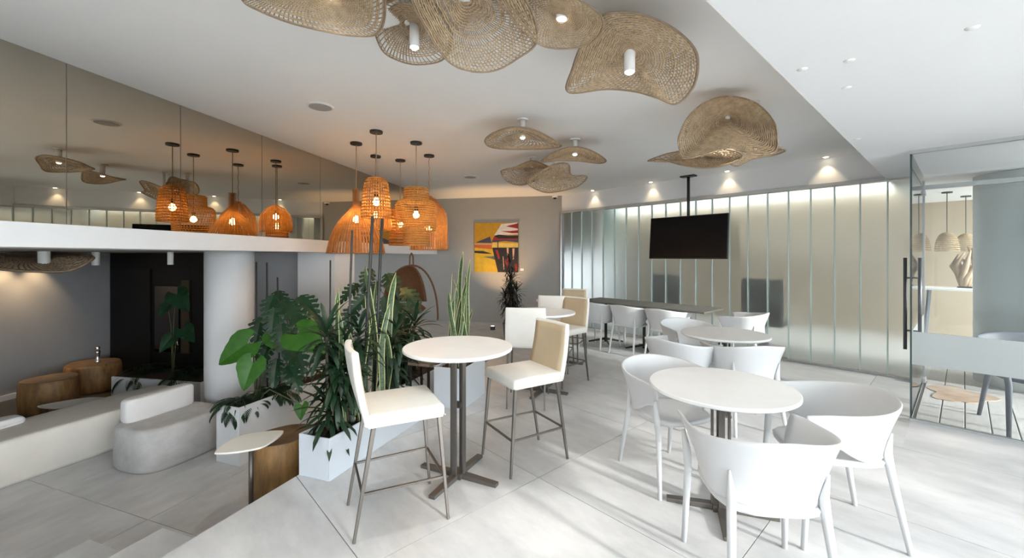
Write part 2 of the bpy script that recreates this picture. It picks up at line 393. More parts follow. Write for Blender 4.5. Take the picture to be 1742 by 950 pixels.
# ---- room behind the channel glass and the terrace
struct('floor_behind', MB().box((-4.7, 8.85, -.05), (8.8, 3.6, .1)), [mat('pale_floor', (.68, .67, .66), .5, var=.06)])
struct('wall_behind', MB().box((-2.6, 10.6, 1.42), (13, .12, 2.86)), [M_tan])
struct('wall_behind_side', MB().box((-6.9, 8.8, 1.42), (.1, 3.6, 2.86)), [mat('teal_plaster', (.10, .15, .14), .9)])
struct('ceiling_behind', MB().box((-3.8, 8.63, 2.9), (6.3, 3.16, .1)), [M_ceil])     # stops short of the far wall, an added gap that lets skylight in
struct('trim_pier', MB().lathe([(.16, 0), (.16, 2.85)], 24, (-5.45, 7.5, 0)), [M_white], smooth=True)
deck = struct('floor_terrace', MB().box(((XR-.33)/2, 7.95, -.06), (XR+.33, 5.3, .05)), [mat('deck_gap', (.03, .03, .03), .9)])
bd = None; x = -.31
while x < XR:
    if bd is None: o = MB().box((0, 0, 0), (.149, 5.25, .035)).build('deck_board', M_deck, bevel=.003); bd = o
    else: o = bd.copy(); COL.objects.link(o)
    o.parent = deck; o.location = (x+.0785, 7.92, -.0175); x += .157
# ---- clear glass: the front panel, the door leaf and the inner screen
def glass_pane_obj(name, x0, x1, y0, y1, z0=.02, z1=2.44, band=True):
    ax = abs(x1-x0) > abs(y1-y0); c = ((x0+x1)/2, (y0+y1)/2, (z0+z1)/2)
    o = struct(name, MB().box(c, (abs(x1-x0) if ax else .01, .01 if ax else abs(y1-y0), z1-z0)), [M_glass])
    if band:
        b = MB().box((c[0], c[1], .665), (abs(x1-x0)-.002 if ax else .0125, .0125 if ax else abs(y1-y0)-.002, .30)).build('etched_band', M_band, o)
    return o
fp = glass_pane_obj('window_1', -.325, XR-.05, 5.27, 5.27)
MB().box(((XR-.38)/2, 5.27, 2.455), (XR+.3, .05, .03)).build('head_rail', M_alu, fp)
MB().box(((XR-.38)/2, 5.27, .01), (XR+.3, .04, .02)).build('sill_rail', M_alu, fp)
MB().box((-.331, 5.27, 1.23), (.012, .014, 2.43)).build('glass_edge', M_edge, fp)
dr = glass_pane_obj('door_1', -.33, -.33, 5.30, 6.93, .03, 2.30)
hd = MB()
for sx in (-1, 1):
    hd.tube([(-.33+sx*.05, 5.42, .62), (-.33+sx*.05, 5.42, 1.49)], .014, 10)
    for z in (.80, 1.30): hd.tube([(-.33, 5.42, z), (-.33+sx*.05, 5.42, z)], .008, 8)
h = hd.build('handle', mat('steel_dark', (.10, .10, .11), .3, .9), dr, smooth=True); tag(h, 'long dark steel pull handle')
MB().box((-.33, 6.90, 2.25), (.05, .16, .05)).box((-.33, 6.90, .05), (.05, .16, .05)).build('hinge_patch', M_alu, dr, bevel=.004)
MB().box((-.33, 6.95, 1.2), (.03, .03, 2.4)).build('post', M_alu, dr)
dl = glass_pane_obj('window_2', -.33, -.33, 5.30, 6.93, 2.32, 2.45, band=False)
w3 = glass_pane_obj('window_3', -.31, 2.0, 7.02, 7.02, .03, 2.30, band=False)
MB().box((.85, 7.02, 2.33), (2.34, .05, .05)).build('head_rail', M_alu, w3)
for xx in (.55, 1.3): MB().box((xx, 7.02, 1.16), (.03, .04, 2.28)).build('post', M_alu, w3)
pc = W(1742+20, 437, 5.05)
struct('trim_terrace_column', MB().lathe([(.50, 0), (.50, H_SOF)], 48, (.57, 7.68, 0)), [M_white], smooth=True)
# ---- the window front on the right (daylight side) and the rear wall
wf = struct('window_4', MB().box((XR, (YB+5.27)/2, .04), (.1, 5.27-YB, .08)).box((XR, (YB+5.27)/2, 2.44), (.1, 5.27-YB, .06)), [M_alu])
yy = YB+.05
while yy < 5.4: MB().box((XR, yy, 1.24), (.1, .07, 2.36)).build('mullion', M_alu, wf); yy += 1.15
struct('wall_rear', MB().box(((XR-13)/2, YB-.06, 1.2), (XR+13, .12, 3.4)), [M_white])
struct('ground_outside', MB().box((XR+20.06, 4, -.2), (40, 60, .2)), [mat('paving', (.5, .49, .47), .9, var=.1)])
# ------------------------------------------------------------------ white tub armchairs
def smoothstep(a, b, x): t = min(1, max(0, (x-a)/(b-a))); return t*t*(3-2*t)
def make_armchair(label, mats=(None, None), cat='chair', group='white tub armchairs'):
    ms, ml = mats; ms = ms or M_shell; ml = ml or M_shell
    t = thing('tub_armchair', label, cat, group=group)
    nv, nu = 41, 9; pts = []
    def path(s, a, b, yf):                                # s in -1..1 from right arm tip round the back to left arm tip
        L = abs(s)
        if L > .62:                                       # straight arm
            q = (L-.62)/.38; x = a*(1-.05*q*q); y = q*yf
        else:
            an = L/.62*math.pi/2; x = a*abs(math.sin(an))**.86; y = -b*abs(math.cos(an))**.86
        return (math.copysign(x, s) if s else 0., y)
    for j in range(nu):
        v = j/(nu-1)
        for i in range(nv):
            s = -1+2*i/(nv-1); L = abs(s)
            a0, b0 = .235, .215; a1, b1 = .300, .300
            fl = v**1.5
            x, y = path(s, a0+(a1-a0)*fl, b0+(b1-b0)*fl, .185+.055*v)
            zt = .772-.062*smoothstep(-.15, .8, L)-.012*smoothstep(.8, 1., L)
            zb = .445+.10*smoothstep(.45, .9, L)
            pts.append((x, y+.01, zb+(zt-zb)*v))
    sh = MB().grid(pts, nu, nv).build('backrest', ms, t, smooth=True, solid=.017, subd=1)
    # seat: softly dished pad
    sp = []; n = 28
    for r, z in ((0, .437), (.5, .440), (.85, .452), (.97, .455), (1., .445), (.98, .425), (.6, .415), (0, .413)):
        for i in range(n):
            a = 2*math.pi*i/n; c_, s_ = math.cos(a), math.sin(a)
            e = (abs(c_)**3.2+abs(s_)**3.2)**(-1/3.2)
            sp.append((r*.228*e*c_, r*.232*e*s_+.012, z))
    MB().grid(sp, 8, n, wrap=True).build('seat', ms, t, smooth=True)
    for sx in (-1, 1):
        MB().tube([(sx*.262, .215, .60), (sx*.247, .205, .50), (sx*.238, .215, .40), (sx*.25, .245, 0)], [.010, .020, .019, .013], 10).build('leg', ml, t, smooth=True)
        MB().tube([(sx*.196, -.190, .60), (sx*.184, -.178, .50), (sx*.188, -.19, .40), (sx*.215, -.262, 0)], [.004, .019, .019, .013], 10).build('leg', ml, t, smooth=True)
    return t
chairs = [  # (r, f, face r, face f, label)
    (1.13, 1.915, .10, .995, 'white tub armchair in the front, its back to the viewer at the nearest round table'),
    (1.075, 2.86, .30, -.95, 'white tub armchair on the left side of the nearest round table'),
    (1.775, 2.33, -.98, .16, 'white tub armchair turned sideways right of the nearest round table'),
    (2.07, 3.70, .0, 1., 'white tub armchair with its back turned, nearest before the second round table'),
    (1.56, 3.86, .80, .60, 'white tub armchair on the left of the second round table'),
    (2.02, 4.74, .12, -.99, 'white tub armchair on the far side of the second round table'),
]
arm0 = make_armchair(chairs[0][4]); KIDS[arm0.name] = list(arm0.children)
for i, (r, f, a, b, lb) in enumerate(chairs):
    if i == 0: arm0.location = cw(r, f); arm0.rotation_euler.z = face(a, b)
    else: dup(arm0, lb, cw(r, f), face(a, b))
for x, y, rz, lb in ((-4.12, 5.74, 0, 'white tub armchair tucked under the dark table end furthest from the television'), (-3.53, 5.74, 0, 'white tub armchair, middle one of three along the dark tables'), (-2.93, 5.74, 0, 'white tub armchair, nearest of three along the dark tables'), (-2.02, 6.12, math.pi/2, 'white tub armchair at the head of the dark table row below the television')):
    dup(arm0, lb, (x, y, 0), rz)

# ------------------------------------------------------------------ counter stools
def cushion(mb, w, d, z0, z1, y0=0., rr=.03):
    pass
def make_stool(label):
    t = thing('counter_stool', label, 'stool', group='cream leather counter stools')
    s = MB().box((0, 0, .625), (.43, .43, .075)).build('seat', M_leather, t, bevel=.024, bseg=3, smooth=True)
    MB().tube([(-.205, .217, .60), (.205, .217, .60)], .0035, 5).tube([(-.217, -.20, .60), (-.217, .20, .60)], .0035, 5).tube([(.217, -.20, .60), (.217, .20, .60)], .0035, 5).build('piping', M_leather, s)
    n, k = 9, 9; P = []
    def bp(u, v, off):                                   # backrest surface, slightly curved and reclined
        x = (u-.5)*(.425-.03*v); y = -.197-.075*v-.02*math.sin(v*2.4)+.022*(2*u-1)**2*v; return (x, y+off, .60+.40*v)
    for off in (.018, -.018):
        for i in range(n):
            for j in range(k): P.append(bp(j/(k-1), i/(n-1), off))
    mb = MB(); fs = []
    for side in (0, 1):
        o = side*n*k
        for i in range(n-1):
            for j in range(k-1):
                q = (o+i*k+j, o+i*k+j+1, o+(i+1)*k+j+1, o+(i+1)*k+j); fs.append(q if side else q[::-1])
    def rim(idx):
        for a, b in zip(idx[:-1], idx[1:]): fs.append((a, b, n*k+b, n*k+a))
    rim([j for j in range(k)]); rim([(n-1)*k+j for j in range(k)][::-1]); rim([i*k for i in range(n)][::-1]); rim([i*k+k-1 for i in range(n)])
    mb.add(P, fs); b = mb.build('backrest', M_leather, t, bevel=.009, smooth=True, bseg=2)
    MB().grid([bp(.03+.94*j/(k-1), .03+.93*i/(n-1), .0245-.004*((2*j/(k-1)-1)**8+(2*i/(n-1)-1)**8)) for i in range(n) for j in range(k)], n, k).build('inner_pad', M_beige, b, smooth=True, solid=.006)
    tag(t.children[-1], None)
    R = {}
    for sx in (-1, 1):
        for sy in (-1, 1):
            top = Vector((sx*.185, .185 if sy > 0 else -.17, .595)); bot = Vector((sx*.205 if sy > 0 else sx*.185, .235 if sy > 0 else -.27, 0))
            MB().tube([bot, top], [.011, .0165], 4, sq=True).build('leg', M_bronze, t, bevel=.003)
            R[sx, sy] = bot+(top-bot)*(.245/.595)
    for a, c in (((-1, -1), (-1, 1)), ((1, -1), (1, 1)), ((-1, 1), (1, 1)), ((-1, -1), (1, -1))):
        MB().tube([R[a], R[c]], .0085, 4, sq=True).build('footrest', M_bronze, t)
    return t
stools = [
    (-.665, 2.45, .90, .44, 'cream leather counter stool nearest the viewer, beside the planter'),
    (.085, 3.09, -.85, -.52, 'cream leather counter stool facing left at the nearest tall table'),
    (.165, 4.32, .12, .99, 'cream leather counter stool with its back turned at the middle tall table'),
    (.60, 4.97, -.74, -.67, 'cream leather counter stool facing left at the middle tall table'),
    (.60, 5.58, .25, .97, 'cream leather counter stool with its back turned at the farthest tall table'),
    (.86, 6.22, -.45, -.89, 'cream leather counter stool on the far side of the farthest tall table'),
]
st0 = make_stool(stools[0][4]); KIDS[st0.name] = [c for c in st0.children]
for i, (r, f, a, b, lb) in enumerate(stools):
    if i == 0: st0.location = cw(r, f); st0.rotation_euler.z = face(a, b)
    else: dup(st0, lb, cw(r, f), face(a, b))

# ------------------------------------------------------------------ round pedestal tables
def make_table(label, h, dia, rz0, group):
    t = thing('round_table', label, 'table', group=group)
    R = dia/2
    MB().lathe([(R-.012, h-.026), (R, h-.018), (R, h-.004), (R-.004, h)], 64).build('tabletop', M_marble, t, smooth=False)
    MB().lathe([(.16, h-.034), (.16, h-.026)], 24).build('mount_plate', M_bronze, t)
    for k in range(4):
        a = k*math.pi/2; c, s = math.cos(a), math.sin(a)
        MB().box((.046*c, .046*s, (h-.034)/2), (.014, .034, h-.034), a).build('post', M_bronze, t, bevel=.002)
        L = .30
        pr = [(.02, 0.), (L, 0.), (L, .022), (.06, .034), (.02, .034)]
        mb = MB(); n = len(pr); vs = []
        for sy in (-.023, .023):
            for x, z in pr: vs.append((x*c-sy*s, x*s+sy*c, z))
        mb.add(vs, [tuple(range(n)), tuple(range(2*n-1, n-1, -1))]+[(i, n+i, n+(i+1) % n, (i+1) % n) for i in range(n)])
        mb.build('foot', M_bronze, t, bevel=.002)
    MB().box((0, 0, h*.55), (.05, .05, .03)).box((0, 0, .02), (.09, .09, .036)).build('collar', M_bronze, t)
    return t
gB, gL = 'tall round white tables', 'low round white tables'
tb = make_table('tall round white table nearest the viewer, between two cream stools', .89, .74, 0, gB); KIDS[tb.name] = list(tb.children)
tb.location = cw(-.368, 2.83); tb.rotation_euler.z = math.radians(22)
dup(tb, 'tall round white table, second of three, behind the nearest cream stools', cw(.333, 4.62), math.radians(22), gB)
dup(tb, 'tall round white table farthest from the viewer beside the grey wall', cw(.714, 5.88), math.radians(22), gB)
tl = make_table('low round white table nearest the viewer, ringed by three tub armchairs', .74, .80, 0, gL); KIDS[tl.name] = list(tl.children)
tl.location = cw(1.2376, 2.458); tl.rotation_euler.z = math.radians(28)
dup(tl, 'low round white table farther back, before the channel glass wall', cw(2.11, 4.12), math.radians(28), gL)

# ------------------------------------------------------------------ dark square tables in a row
def make_dark(label):
    t = thing('square_table', label, 'table', group='dark topped tables in a row')
    MB().box((0, 0, .728), (.728, .70, .024)).build('tabletop', M_darktop, t, bevel=.003)
    MB().lathe([(.03, .02), (.025, .08), (.025, .70), (.10, .715)], 16).build('pedestal', M_black, t, smooth=True)
    for k in range(4):
        a = math.pi/4+k*math.pi/2; c, s = math.cos(a), math.sin(a)
        MB().tube([(.02*c, .02*s, .07), (.30*c, .30*s, .022)], [.022, .013], 6).build('foot', M_black, t)
    return t
td = make_dark('dark topped square table at the far left end of the row'); KIDS[td.name] = list(td.children); td.location = (-4.23, 6.10, 0)
dup(td, 'dark topped square table in the middle of the row', (-3.495, 6.10, 0), 0)
dup(td, 'dark topped square table at the right end of the row below the television', (-2.76, 6.10, 0), 0)

# ------------------------------------------------------------------ television on a ceiling pole
tv = thing('television', 'black flat television hanging from a black ceiling pole before the glass wall', 'television', (-3.1, 6.76, 0))
Rt = Matrix.Rotation(math.radians(-5), 3, 'X')
MB().box((0, 0, 1.82), (1.30, .045, .715), M=Rt).build('case', M_blackplas, tv, bevel=.006)
MB().box((0, -.0245, 1.823), (1.275, .003, .685), M=Rt).build('screen', M_screen, tv)
MB().box((0, .07, 1.95), (.22, .10, .20)).build('bracket', M_black, tv)
MB().tube([(0, .06, 2.84), (0, .06, 1.95)], .024, 12).build('pole', M_black, tv, smooth=True)
MB().box((0, .06, H_CEIL-.012), (.24, .12, .024)).build('ceiling_plate', M_black, tv, bevel=.004)

# ------------------------------------------------------------------ ceiling fittings
for px, py, lb in ((545, 181, 'round white speaker grille in the ceiling near the mirror wall'), (800, 301, 'round white speaker grille in the ceiling near the grey wall')):
    p = W(px, py, 952/(437.-py)); t = thing('ceiling_speaker', lb, 'speaker', (p.x, p.y, H_CEIL-.008), group='ceiling speakers')
    MB().lathe([(.105, 0), (.115, .004), (.115, .008)], 32).build('ring', M_whitemetal, t)
    MB().lathe([(.096, -.003), (.098, .006)], 32).build('grille', mat('grille_grey', (.42, .42, .42), .8), t)
for px, lb in ((1008, 'small ceiling downlight at the far left of the glass wall'), (1107, 'small ceiling downlight left of the television pole'), (1237, 'small ceiling downlight right of the television pole'), (1405, 'small ceiling downlight beside the soffit edge')):
    t_ = (px-CX)/FPX; d = cw(t_, 1.); x = d.x/d.y*(YG-.085); y = YG-.085
    t = thing('wall_downlight', lb, 'light', (x, y, H_CEIL), group='downlights along the glass wall')
    MB().lathe([(.030, -.006), (.042, -.004), (.042, 0)], 24).build('trim_ring', M_whitemetal, t)
    MB().lathe([(.026, -.009), (.029, -.004)], 24).build('lens', M_spotglow, t)
    l = light('lamp', 'SPOT', (0, 0, -.02), 3.6, (1, .78, .48), t, spot_size=math.radians(84), spot_blend=.7, shadow_soft_size=.02); l.rotation_euler = (math.radians(3), 0, 0)
for px, py, lb in ((1445, 103, 'small sprinkler head in the white soffit, above its neighbours'), (1440, 149, 'small sprinkler head in the middle of the white soffit'), (1365, 118, 'small sprinkler head near the soffit edge'), (1654, 47, 'small sprinkler head at the far right of the soffit'), (1458, 237, 'small sprinkler head in the soffit near the glass door')):
    p = W(px, py, (H_SOF-EYE)*FPX/(HY-py)); tag(MB().lathe([(.010, -.006), (.022, -.003), (.024, 0)], 20, (p.x, p.y, H_SOF)).build('sprinkler_head', M_whitemetal, smooth=True), lb, 'sprinkler', 'sprinkler heads in the soffit')
p = CORNER+Vector((-.10, -.12))
sc_ = thing('security_camera', 'small white dome security camera in the ceiling corner', 'camera', (p.x, p.y, H_CEIL))
MB().lathe([(.055, -.05), (.065, -.03), (.065, 0)], 24).build('housing', M_whitemetal, sc_, smooth=True)
MB().lathe([(.004, -.082), (.022, -.076), (.036, -.062), (.04, -.05)], 20).build('lens_dome', M_screen, sc_, smooth=True)

# ------------------------------------------------------------------ abstract painting
def on_paint(px, py):                                    # pixel on the painting wall
    t_ = (px-CX)/FPX; d = cw(t_, 1.).xy; dd = (mn(K_END, 0).xy).dot(Md)/d.dot(Md); return W(px, py, dd)
c0, c1 = on_paint(808, 380), on_paint(882, 380); zt = c0.z; zb = on_paint(808, 463).z; wdt = (c1-c0).xy.length
pt = thing('painting', 'abstract painting of ochre, red, white and black shapes on the grey wall', 'painting', (c0+c1)/2*1.0)
pt.location = (*((c0+c1)/2).xy, zb); ax = (c1-c0).xy.normalized(); pt.rotation_euler.z = math.atan2(ax.y, ax.x)
pt.location -= Vector((Md.x, Md.y, 0))*.002
hgt = zt-zb
MB().box((0, -.016, hgt/2), (wdt, .03, hgt)).build('canvas', mat('canvas_edge', (.45, .30, .06), .8), pt)
cols = {'o': (.50, .27, .012), 'y': (.56, .36, .02), 'r': (.30, .012, .016), 'w': (.72, .66, .62), 'k': (.012, .010, .012), 'b': (.05, .05, .10), 'g': (.09, .12, .11), 's': (.50, .12, .02), 'p': (.62, .36, .25), 'l': (.70, .50, .12)}
cm = {k: mat('paint_'+k, c, .6, var=.25, scale=9) for k, c in cols.items()}; order = list(cols)
art = MB(); lay = 0
for key, pts in (('o', [(0, 0), (1, 0), (1, 1), (0, 1)]), ('y', [(0, .0), (.53, .0), (.50, .26), (0, .32)]), ('l', [(.42, .60), (1, .58), (1, .50), (.40, .50)]), ('y', [(0, .41), (.44, .36), (.45, .27), (0, .32)]), ('y', [(0, .38), (.45, .33), (.45, .5), (0, .5)]),
                 ('k', [(0, .435), (.2, .43), (.42, .37), (.2, .375), (0, .39)]), ('g', [(.2, .31), (.5, .33), (.5, .24), (.4, .27)]), ('s', [(0, .53), (.40, .50), (.41, .46), (0, .50)]), ('s', [(0, .565), (.4, .56), (.4, .50), (0, .52)]), ('p', [(0, .585), (.4, .575), (.4, .555), (0, .56)]),
                 ('b', [(.02, .60), (.36, .72), (.40, .59)]), ('w', [(.62, .97), (.98, 1.), (1, .76), (.46, .75), (.52, .83)]), ('r', [(.72, .925), (1, .985), (1, .875)]), ('r', [(.60, .83), (.82, .83), (1, .845), (1, .785), (.85, .785)]), ('r', [(.40, .62), (.46, .73), (.60, .76), (1, .70), (1, .66)]), ('k', [(.46, .73), (.55, .76), (.75, .735), (1, .735), (1, .68), (.55, .68)]),
                 ('b', [(.40, .60), (.42, .65), (1, .66), (1, .60), (.7, .63)]), ('k', [(.41, .495), (1, .495), (1, .0), (.54, .0)]), ('r', [(.48, .45), (.54, .45), (.59, .28), (.55, .26)]), ('p', [(.74, .49), (.785, .49), (.78, .34), (.75, .34)]), ('p', [(.87, .48), (.92, .48), (.90, .25), (.88, .25)]), ('p', [(.65, .32), (.665, .32), (.69, .05), (.67, .05)]), ('r', [(.70, .22), (.78, .30), (.76, .08)]), ('r', [(.92, .18), (.98, .18), (.98, .03), (.93, .03)]), ('k', [(.53, .63), (.55, .63), (.55, .49), (.53, .49)])):
    lay += 1
    art.add([((u-.5)*wdt, -.0315-.00025*lay, v*hgt) for u, v in pts], [tuple(range(len(pts)))], order.index(key))
art.build('painted_surface', [cm[k] for k in order], pt)
q = on_paint(888, 459); pq = MB().box((0, -.004, 0), (.075, .006, .05)).build('wall_placard', M_whitemetal, None, loc=q); pq.rotation_euler.z = pt.rotation_euler.z; tag(pq, 'small white placard on the grey wall beside the painting', 'placard')
# ------------------------------------------------------------------ woven hat lamps
def crom(P, n):                                           # closed Catmull-Rom
    P = np.array(P, float); k = len(P); out = []
    for i in range(n):
        u = i/n*k; j = int(u); t = u-j
        a, b, c, d = P[(j-1) % k], P[j % k], P[(j+1) % k], P[(j+2) % k]
        out.append(.5*((2*b)+(-a+c)*t+(2*a-5*b+4*c-d)*t*t+(-a+3*b-3*c+d)*t**3))
    return np.array(out)
def tubes_np(paths, r, closed):                           # paths (m,k,3): many 4-sided strands as one array
    P = np.asarray(paths); m, k, _ = P.shape
    T = (np.roll(P, -1, 1)-np.roll(P, 1, 1)) if closed else np.gradient(P, axis=1)
    T /= np.maximum(np.linalg.norm(T, axis=2, keepdims=True), 1e-9)
    A = np.cross(T, np.array((0.13, 0.21, 1.))); A /= np.maximum(np.linalg.norm(A, axis=2, keepdims=True), 1e-9); B = np.cross(T, A)
    r = np.asarray(r).reshape(-1, 1, 1)
    V = np.stack([P+A*r, P+B*r*.7, P-A*r, P-B*r*.7], 2).reshape(-1, 3)
    kk = k if closed else k-1
    mm, jj, ii = np.meshgrid(np.arange(m), np.arange(kk), np.arange(4), indexing='ij')
    def idx(j, i): return (mm*k+(j % k))*4+(i % 4)
    F = np.stack([idx(jj, ii), idx(jj, ii+1), idx(jj+1, ii+1), idx(jj+1, ii)], -1).reshape(-1, 4)
    return V, F
def np_object(name, parts, mats, parent):
    V = np.concatenate([p[0] for p in parts]); off = 0; Fs = []; mi = []
    for v, f, m in parts: Fs.append(f+off); off += len(v); mi.append(np.full(len(f), m, np.int32))
    F = np.concatenate(Fs).astype(np.int32); mi = np.concatenate(mi)
    me = bpy.data.meshes.new(name); me.vertices.add(len(V)); me.vertices.foreach_set('co', V.astype(np.float32).ravel())
    me.loops.add(F.size); me.loops.foreach_set('vertex_index', F.ravel()); me.polygons.add(len(F))
    me.polygons.foreach_set('loop_start', np.arange(0, F.size, 4, dtype=np.int32)); me.polygons.foreach_set('loop_total', np.full(len(F), 4, np.int32))
    for m in mats: me.materials.append(m)
    me.polygons.foreach_set('material_index', mi); me.update(calc_edges=True)
    o = bpy.data.objects.new(name, me); COL.objects.link(o); o.parent = parent; return o
def hat(label, rim, cen, nr=30, nrad=70, swirl=.9, bulge=0., lace=None, th=1., stem=None, bulb=True, watt=8, lat=1.5, seg=110, up=.0):
    C = np.array(W(*cen)); Rm = crom([W(*p) for p in rim], seg)
    span = np.linalg.norm(Rm-C, axis=1).mean()
    root = thing('woven_ceiling_lamp', label, 'lamp', tuple(C), group='woven straw hat lamps on the ceiling')
    nrm = np.array((0, 0, 1.))
    def S(u, th_):                                        # u 0..1, th_ in seg units
        th_ = np.asarray(th_) % seg; i0 = np.floor(th_).astype(int) % seg; fr = (th_-np.floor(th_))[..., None]
        Rv = Rm[i0]*(1-fr)+Rm[(i0+1) % seg]*fr-C
        prof = np.asarray(u)[..., None]
        w = np.sin(np.asarray(u)*math.pi)[..., None]
        return Rv*prof+nrm*(bulge*w+up*(1-prof))
    nr = int(nr*.62); nrad = int(nrad*.62); lat = 0 if lat == 1.5 else lat
    us = np.linspace(.05, 1, nr)
    if lace: us = np.array([u for u in us if not any(a < u < b for a, b in lace)])
    rg = np.random.RandomState(len(label))
    th0 = np.arange(seg, dtype=float)
    rings = np.stack([S(np.full(seg, u)+.006*np.sin(th0*.9+u*40), th0) for u in us])
    sp = span/nr; parts = []
    V, F = tubes_np(rings, np.clip(sp*.385*th*(1+.10*rg.randn(len(us))), .0022, .009), True); parts.append((V, F, 0))
    k = 26; uu = np.linspace(.06, 1, k)
    n1 = nrad
    rad = np.stack([S(uu, np.full(k, a*seg/n1)+swirl*seg/10*uu) for a in range(n1)])
    V, F = tubes_np(rad, np.full(n1, sp*.27*th), False); parts.append((V, F, 1))
    if lat:                                               # the outer weave doubles its spokes
        uu2 = np.linspace(.5, 1, 16); rad2 = np.stack([S(uu2, np.full(16, (a+.5)*seg/n1)+swirl*seg/10*uu2) for a in range(n1)])
        V, F = tubes_np(rad2, np.full(n1, sp*.2*th), False); parts.append((V, F, 1))
    wv = np_object('woven_disc', parts, [M_straw, M_strawd], root); wv['kind'] = 'stuff'
    edge = S(np.ones(seg), th0)
    V, F = tubes_np(edge[None], [max(.005, sp*.55)], True); np_object('rim_binding', [(V, F, 0)], [M_strawd], root)
    if stem:
        r, zl = stem
        MB().tube([(0, 0, -zl), (0, 0, max(.02, H_CEIL-C[2]-.012))], r, 16).build('stem', M_whitemetal, root, smooth=True)
        MB().lathe([(r*2.0, H_CEIL-C[2]-.014), (r*2.0, H_CEIL-C[2])], 20).build('ceiling_rose', M_whitemetal, root)
        if bulb:
            if zl > .016: light('lamp', 'SPOT', (0, 0, -zl-.03), watt, (1, .95, .87), root, spot_size=math.radians(150), spot_blend=.6, shadow_soft_size=.04)
            MB().lathe([(r*.55, -zl-.012), (r*.86, -zl-.004), (r*.9, -zl)], 16).build('lens', M_coolglow, root)
    return root
hat('woven straw lamp with square-cut brim and white tube, nearest the soffit edge', [(1022, 28, 2.08), (1075, 22, 2.05), (1135, 42, 2.08), (1178, 78, 2.2), (1187, 112, 2.34), (1178, 150, 2.5), (1150, 177, 2.62), (1118, 167, 2.62), (1080, 156, 2.66), (1030, 152, 2.70), (967, 157, 2.66), (975, 115, 2.45), (995, 65, 2.2)], (1071, 88, 2.36), 40, 110, 1.5, stem=(.031, .115))
hat('large domed woven straw lamp standing like a fan before the soffit', [(1158, 262, 3.3), (1155, 235, 3.36), (1170, 200, 3.36), (1200, 174, 3.3), (1240, 164, 3.28), (1285, 175, 3.26), (1315, 205, 3.25), (1322, 235, 3.22), (1318, 258, 3.2), (1285, 262, 3.14), (1240, 252, 3.2), (1200, 262, 3.22), (1168, 270, 3.24)], (1237, 200, 3.5), 44, 110, 1.1, stem=(.026, .11), lat=1, th=1.15)
hat('flat woven straw lamp with long curled left wing under the domed one', [(1102, 274, 3.9), (1130, 263, 3.8), (1160, 257, 3.7), (1200, 252, 3.55), (1245, 256, 3.5), (1262, 266, 3.5), (1240, 279, 3.5), (1200, 286, 3.6), (1160, 281, 3.7), (1125, 272, 3.8)], (1195, 264, 3.72), 26, 70, 1.2, bulge=-.03, stem=(.02, .02), bulb=False)
hat('small flat woven straw lamp on the right under the domed one', [(1240, 254, 3.6), (1280, 248, 3.45), (1318, 250, 3.4), (1336, 256, 3.5), (1318, 264, 3.65), (1280, 271, 3.75), (1252, 283, 3.8), (1235, 270, 3.75)], (1281, 252, 3.62), 22, 60, 1.2, stem=(.028, .012))
hat('lacy oval woven straw lamp highest in the middle cluster', [(826, 238, 4.1), (840, 226, 3.98), (870, 217, 3.9), (905, 220, 3.9), (935, 234, 4.0), (955, 248, 4.1), (930, 253, 4.25), (890, 254, 4.35), (850, 253, 4.3), (830, 248, 4.2)], (889, 231, 4.07), 24, 60, 1.6, lace=[(.30, .42), (.52, .66)], stem=(.028, .02), lat=0)
hat('small crescent woven straw lamp on the right of the middle cluster', [(921, 275, 4.8), (945, 258, 4.62), (975, 250, 4.55), (1005, 256, 4.6), (1030, 272, 4.7), (1020, 278, 4.9), (985, 274, 5.0), (950, 273, 4.95)], (978, 260, 4.76), 24, 70, 1.0, stem=(.03, .02))
hat('ruffled woven straw lamp low on the left of the middle cluster', [(853, 291, 5.5), (875, 285, 5.45), (905, 274, 5.4), (930, 282, 5.45), (942, 290, 5.5), (918, 304, 5.6), (888, 315, 5.6), (864, 309, 5.6)], (905, 284, 5.63), 22, 60, 1.2, stem=(.028, .01), bulb=False)
hat('ruffled woven straw lamp lowest in the middle cluster, near the camera dome', [(898, 312, 5.4), (912, 296, 5.3), (940, 281, 5.2), (966, 279, 5.2), (972, 298, 5.3), (998, 300, 5.35), (986, 315, 5.5), (955, 325, 5.55), (925, 327, 5.5)], (942, 302, 5.45), 24, 70, 1.2, lace=[(.72, .8)], stem=(.02, .0), bulb=False)
hat('largest woven straw lamp at the upper left corner of the near cluster', [(412, 0, 1.95), (440, 18, 2.02), (490, 38, 2.1), (545, 52, 2.16), (600, 61, 2.2), (642, 57, 2.18), (655, 15, 2.0), (640, -60, 1.75), (560, -110, 1.62), (470, -75, 1.68), (415, -35, 1.8)], (560, -15, 2.0), 44, 110, 1.4, lace=[(.80, .85), (.90, .95)], stem=(.03, .02), th=1.05, watt=30)  # unseen lamp added inside this one to brighten the sunken lounge
hat('woven straw lamp with white tube at the back of the near cluster', [(636, 40, 2.45), (650, 85, 2.5), (680, 104, 2.52), (715, 110, 2.5), (755, 100, 2.45), (768, 60, 2.35), (745, 10, 2.15), (700, -5, 2.1), (655, 5, 2.2)], (705, 42, 2.38), 32, 80, .8, lace=[(.84, .90)], stem=(.028, .13))
hat('wavy woven straw lamp hanging lowest in the near cluster', [(700, -20, 2.0), (728, 55, 2.1), (762, 104, 2.2), (800, 121, 2.24), (842, 120, 2.24), (880, 100, 2.2), (912, 72, 2.12), (905, 20, 2.0), (860, -40, 1.85), (790, -60, 1.8)], (790, -5, 2.08), 40, 100, 1.3, lace=[(.46, .50), (.58, .61)], stem=(.03, .02), bulb=False)
